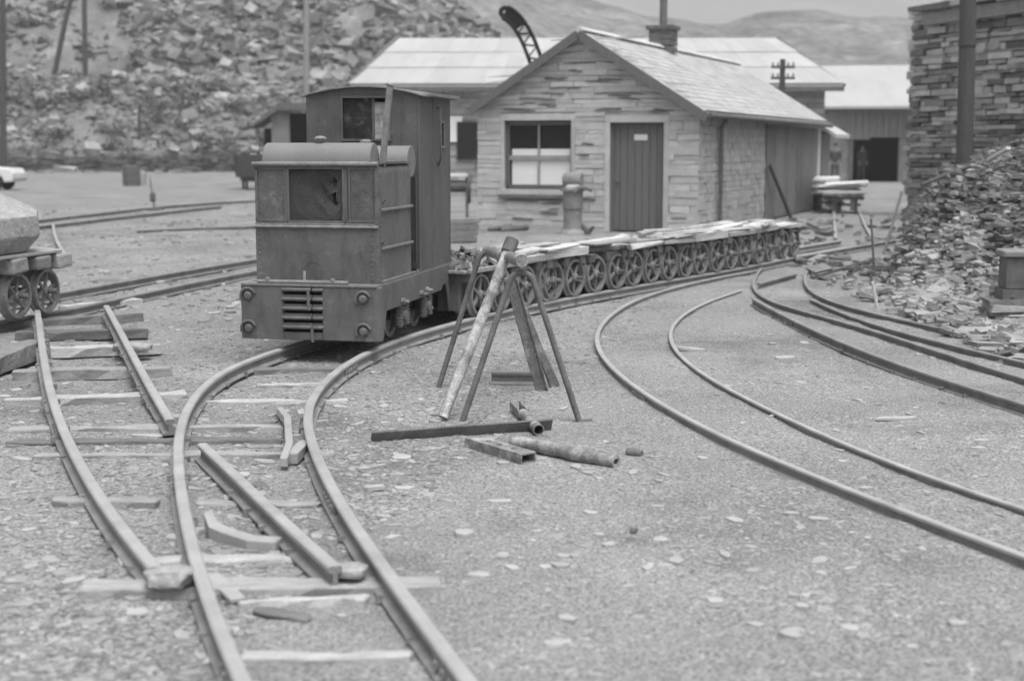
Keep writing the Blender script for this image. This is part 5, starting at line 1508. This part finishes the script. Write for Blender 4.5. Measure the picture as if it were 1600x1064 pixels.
def props_right():
    # fallen pale timbers on the heap
    for (a, b, w, lab) in (((1444, 287, 20.0), (1520, 258, 18.6), .07, "pale timber lying along the top of the slate heap"), ((1545, 250, 18.6), (1576, 232, 18.2), .07, "short pale timber poking from the heap's crest")):
        p, q = up(*a), up(*b); p[2] = max(p[2], heap_z(p[0], p[1]) + .14); q[2] = max(q[2], heap_z(q[0], q[1]) + .14); mb = MB(); mb.bar(V3(0, 0, 0), q - p, w, w * .6); o = mb.build("fallen_timber", 'plank', loc=p, bevel=.008); tag(o, lab, "timber", "fallen timbers on the slate heap")
    for (b, t_, r, lab, m, dy) in (((1380, 398), (1409, 300), .026, "dark iron rod leaning against the ruined wall's corner", 'iron', .6), ((1367, 432), (1361, 342), .016, "thin upright stake beside the leaning rod", 'iron', 0),
                            ((1362, 456), (1361, 428), .018, "short dark stake near the hooked rails", 'iron', 0), ((1372, 482), (1363, 440), .018, "pale slanting stick at the heap's foot", 'plank', 0), ((1412, 424), (1440, 384), .022, "dark bar lying up the face of the heap", 'iron', 0.9)):
        p = gp(*b); q = up(*t_, p[1] + dy); mb = MB(); mb.tube([V3(0, 0, -.03), q - p], [r, r * .9], 8); o = mb.build("stake", m, loc=p, smooth=True); tag(o, lab, "stake")
    p, q = gp(1268, 436), gp(1365, 408); mb = MB(); mb.bar(V3(0, 0, .02), q - p + V3(0, 0, .03), .05, .03); o = mb.build("fallen_bar", 'iron', loc=p); tag(o, "dark bar lying on the gravel inside the hooked rail", "bar")
    # iron tank at the right edge
    b = up(1570, 470, 12.4); tk = thing("iron_tank", "dark riveted iron tank with capped rim at the right edge", "tank", b, -.12); zt = up(1568, 392, 12.4)[2] - b[2]; W = 1.1
    mb = MB(); mb.box((0, 0, .10), (W, .30, zt - .06)); mb.build("shell", 'iron', tk, bevel=.01)
    mb = MB(); mb.box((-.03, -.03, zt - .058), (W, .33, zt)); mb.build("rim", 'rail', tk, bevel=.015)
    mb = MB(); mb.box((-.025, -.025, -.01), (W, .32, .098))
    for k in range(6): mb.lathe([(.0005, 0), (.017, 0), (.014, .012), (.0005, .014)], (.06 + k * .16, -.026, .04), (0, -1, 0), 8)
    mb.build("base_strip", 'iron', tk, bevel=.008)
props_right()
def plinth():
    random.seed(12); b = up(1570, 470, 12.4); mb = MB(); z = -.02
    while z < b[2] - .03:
        for x in np.arange(-.12, 1.1, .34): mb.box((x + random.uniform(-.05, .05), -.10 + random.uniform(-.04, .04), z), (x + .38, .36, z + .045), jit=.012)
        z += .05
    o = mb.build("slate_plinth", 'rubble', loc=(b[0], b[1], 0), rot=(0, 0, -.12)); tag(o, "rough stack of flat slates carrying the iron tank at right", "slate stack")
plinth()

# ------------------------------------------------------------------ slate tip and the hills
def tip_z(x, y):
    if y < 93: return -.3
    w = nz(x, y, .12, 4, 1.0)
    if y < 97: z = 1.5 * min(1, (y - 93) / 1.6)
    elif y < 106: z = 1.5 + (y - 97) * .57
    elif y < 110: z = 6.6
    else: z = 6.6 + (y - 110) * .80
    z += w * 1.1 * min(1, max(0, (y - 96) / 6))
    return min(z, max(-.3, (9.5 - x) * .9 + 1.3 * nz(x, y, .2, 3, 4.0)), 34)
def tip():
    random.seed(91); mb = MB(); xs = np.arange(-75, 12, .7); ys = np.arange(92, 150, .6); nx = len(xs)
    vs = [(x, y, tip_z(x, y)) for y in ys for x in xs]; fs = [(j * nx + i, j * nx + i + 1, (j + 1) * nx + i + 1, (j + 1) * nx + i) for j in range(len(ys) - 1) for i in range(nx - 1)]
    mb.add(vs, fs, .5); o = mb.build("slate_tip_slope", 'tip', smooth=True); tag(o, kind='structure')
    mb = MB()
    for _ in range(32000):
        y = random.uniform(93.5, 127); x = random.uniform(-.40 * y, 9); z = tip_z(x, y)
        if z < 0: continue
        cl = nz(x, y, .16, 3, 12.0)
        if y < 106:
            if random.random() > .60 + cl: continue
        elif random.random() > .62 + .9 * cl - (.55 if x < -29 - (y - 110) * .2 else 0): continue
        s = min(.75, .105 * math.exp(abs(random.gauss(0, .78)))) * (1 if y > 106 else .7)
        a = random.uniform(0, 3.14); ex = V3(math.cos(a), math.sin(a), random.gauss(0, .3)); ey = V3(-math.sin(a), math.cos(a), random.gauss(.3, .3)); ex /= np.linalg.norm(ex); ey -= ex * np.dot(ex, ey); ey /= np.linalg.norm(ey)
        mb.obox((x, y, z + s * .15), ex * s, ey * s * random.uniform(.5, .9), np.cross(ex, ey) * s * random.uniform(.25, .6), min(1, max(0, random.gauss(.5, .26))), jit=s * .22)
    for _ in range(900):                                    # spill lying out in front of the bank
        y = 93 - abs(random.gauss(0, 2.2)); x = random.uniform(-42, -12); s = .08 * math.exp(abs(random.gauss(0, .6)))
        if nz(x, 0, .15, 2, 3.0) < .0: continue
        mb.obox((x, y, s * .2), V3(s, 0, 0), V3(0, s * .8, 0), V3(0, 0, s * .4), random.random(), jit=s * .3)
    o = mb.build("slate_boulders", 'boulder'); tag(o, "tumbled slate boulders covering the great waste tip", "boulders", kind='stuff')
    # low retaining bank along its foot
    mb = MB(); wall_stones(mb, (-75, 92.8, 0), V3(1, 0, 0), V3(0, -1, 0), 0, 70, 0, lambda x: 1.2 + 1.0 * nz(x, 0, .22, 3, 8.0), (.08, .22), (.2, .8), (.01, .04), (.0, .2), wob=.04)
    mb.box((-75, 92.82, -.2), (-5, 93.4, 1.0), .3, mi=1)
    o = mb.build("retaining_wall", ['stone_dark', 'joint_dark']); tag(o, "low dark retaining wall along the foot of the tip", "wall")
M['stone_dark'] = mat('dark_bank_stone', 0.15, 0.3, 1.5, 0.9, 0.4, 6, tone=.45)
tip()
def hills():
    def sheet(name, m, Ya, Yb, prof, dx=9.0, dy=8.0, rough=3.0, sc=.02, foot=0.0):
        mb = MB(); xs = np.arange(-.6 * Yb, .6 * Yb, dx); ys = np.arange(Ya, Yb, dy); nx = len(xs); vs = []
        for y in ys:
            k = (y - Ya) / (Yb - Ya)
            for x in xs: vs.append((x, y, foot - 1 + prof(x / Yb) * min(1, k * 1.15) ** .9 + rough * nz(x, y, sc, 4, 3.3) * min(1, k * 3)))
        fs = [(j * nx + i, j * nx + i + 1, (j + 1) * nx + i + 1, (j + 1) * nx + i) for j in range(len(ys) - 1) for i in range(nx - 1)]
        mb.add(vs, fs, .5); o = mb.build(name, m, smooth=True); tag(o, kind='structure')
    # nearer scarp: high at left, its level crest right of centre
    def near(t):
        u = 800 + t * F_PX
        v = np.interp(u, [-600, 300, 640, 800, 900, 1000, 1100, 1150, 1400, 1700, 2200], [-300, -250, -90, -20, 18, 44, 52, 40, 38, 38, 20])
        return (230 - v) / F_PX * 300 + 2.6
    sheet("hill", 'hill', 190, 300, near, rough=1.6, sc=.05, dx=3.0, dy=3.0)
    def far(t): return 150.0
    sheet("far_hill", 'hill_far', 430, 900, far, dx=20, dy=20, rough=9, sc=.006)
hills()

def scrub_and_weeds():
    """dark scrub on the tip and rough weeds in the yard: nobody could count them"""
    random.seed(64); mb = MB()
    def tuft(x, y, z, n, h, w):
        for _ in range(n):
            a = random.uniform(0, 6.28); l = h * random.uniform(.4, 1.1); b = V3(x + random.gauss(0, w), y + random.gauss(0, w), z); t = b + V3(math.cos(a) * l * .9, math.sin(a) * l * .9, l * .8); sd_ = V3(-math.sin(a), math.cos(a), 0) * h * .04
            mb.add([b - sd_, b + sd_, t], [(0, 1, 2)])
    for _ in range(900):
        y = random.uniform(13, 42); x = random.uniform(-.40 * y, -.16 * y) if random.random() < .8 else random.uniform(.13 * y, .30 * y)
        if -2.2 < x < 5 and y < 24 and x < .2 * y: continue
        if nz(x, y, .5, 3, 17.0) < .08: continue
        tuft(x, y, yard_z(x, y), 18, random.uniform(.02, .07), .10)
    for _ in range(260):                                    # the right-hand verge by the hooked rails and the heap's foot
        p = gp(random.uniform(1270, 1480), random.uniform(425, 500)); z = max(yard_z(p[0], p[1]), heap_z(p[0], p[1]) if p[0] > 3.4 else -9)
        if nz(p[0], p[1], 1.1, 3, 9.0) < .02: continue
        tuft(p[0], p[1], z, 16, random.uniform(.015, .05), .09)
    o = mb.build("weeds", 'weed'); tag(o, "rough low weeds growing through the gravel", "weeds", kind='stuff')
    mb = MB()
    for _ in range(120):
        y = random.choice((random.uniform(96, 105), random.uniform(93, 97), random.uniform(108, 118))); x = random.uniform(-.37 * y, -.10 * y); z = tip_z(x, y); R_ = random.uniform(.4, 1.1)
        for _k in range(170):
            q = V3(random.gauss(0, .5), random.gauss(0, .5), abs(random.gauss(0, .35))) * R_ + V3(x, y, z); a = np.array([random.gauss(0, 1) for _ in range(3)]); b = np.array([random.gauss(0, 1) for _ in range(3)]); a *= .10 / np.linalg.norm(a); b *= .10 / np.linalg.norm(b)
            mb.add([q - a, q + b, q + a, q - b], [(0, 1, 2, 3)])
    o = mb.build("scrub", 'weed'); tag(o, "dark scrub clinging to the lower slopes of the tip", "scrub", kind='stuff')
    mb = MB()                                               # litter of broken slate on the open ground at left
    for _ in range(900):
        y = random.uniform(11, 40); x = random.uniform(-.40 * y, -.17 * y)
        if nz(x, y, .4, 3, 23.0) < -.02: continue
        chip_shape(mb, (x, y, yard_z(x, y) - .004), random.uniform(.03, .085), random.uniform(.008, .03), random.uniform(.2, 1), .2, random.uniform(.4, .9))
    o = mb.build("slate_litter", 'chip'); tag(o, "bigger broken slates littering the open ground left of the locomotive", "slate litter", kind='stuff')
M['weed'] = mat('dry_weed', 0.12, 0.3, 3, 0.95, 0.0, 10, tone=0.5)
scrub_and_weeds()

def haze():
    """the damp quarry air: one even volume round everything"""
    mb = MB(); mb.box((-880, -30, -3), (880, 1150, 190))
    m = bpy.data.materials.new("haze_air"); m.use_nodes = True; nt = m.node_tree
    nt.nodes.remove(nt.nodes["Principled BSDF"]); v = nt.nodes.new("ShaderNodeVolumePrincipled")
    v.inputs["Color"].default_value = (.9, .9, .9, 1); v.inputs["Density"].default_value = 0.0011; v.inputs["Anisotropy"].default_value = 0.2
    nt.links.new(v.outputs[0], nt.nodes["Material Output"].inputs["Volume"]); M['haze_air'] = m
    o = mb.build("haze", 'haze_air'); tag(o, "thin pale haze in the valley air", "haze", kind='stuff')
haze()
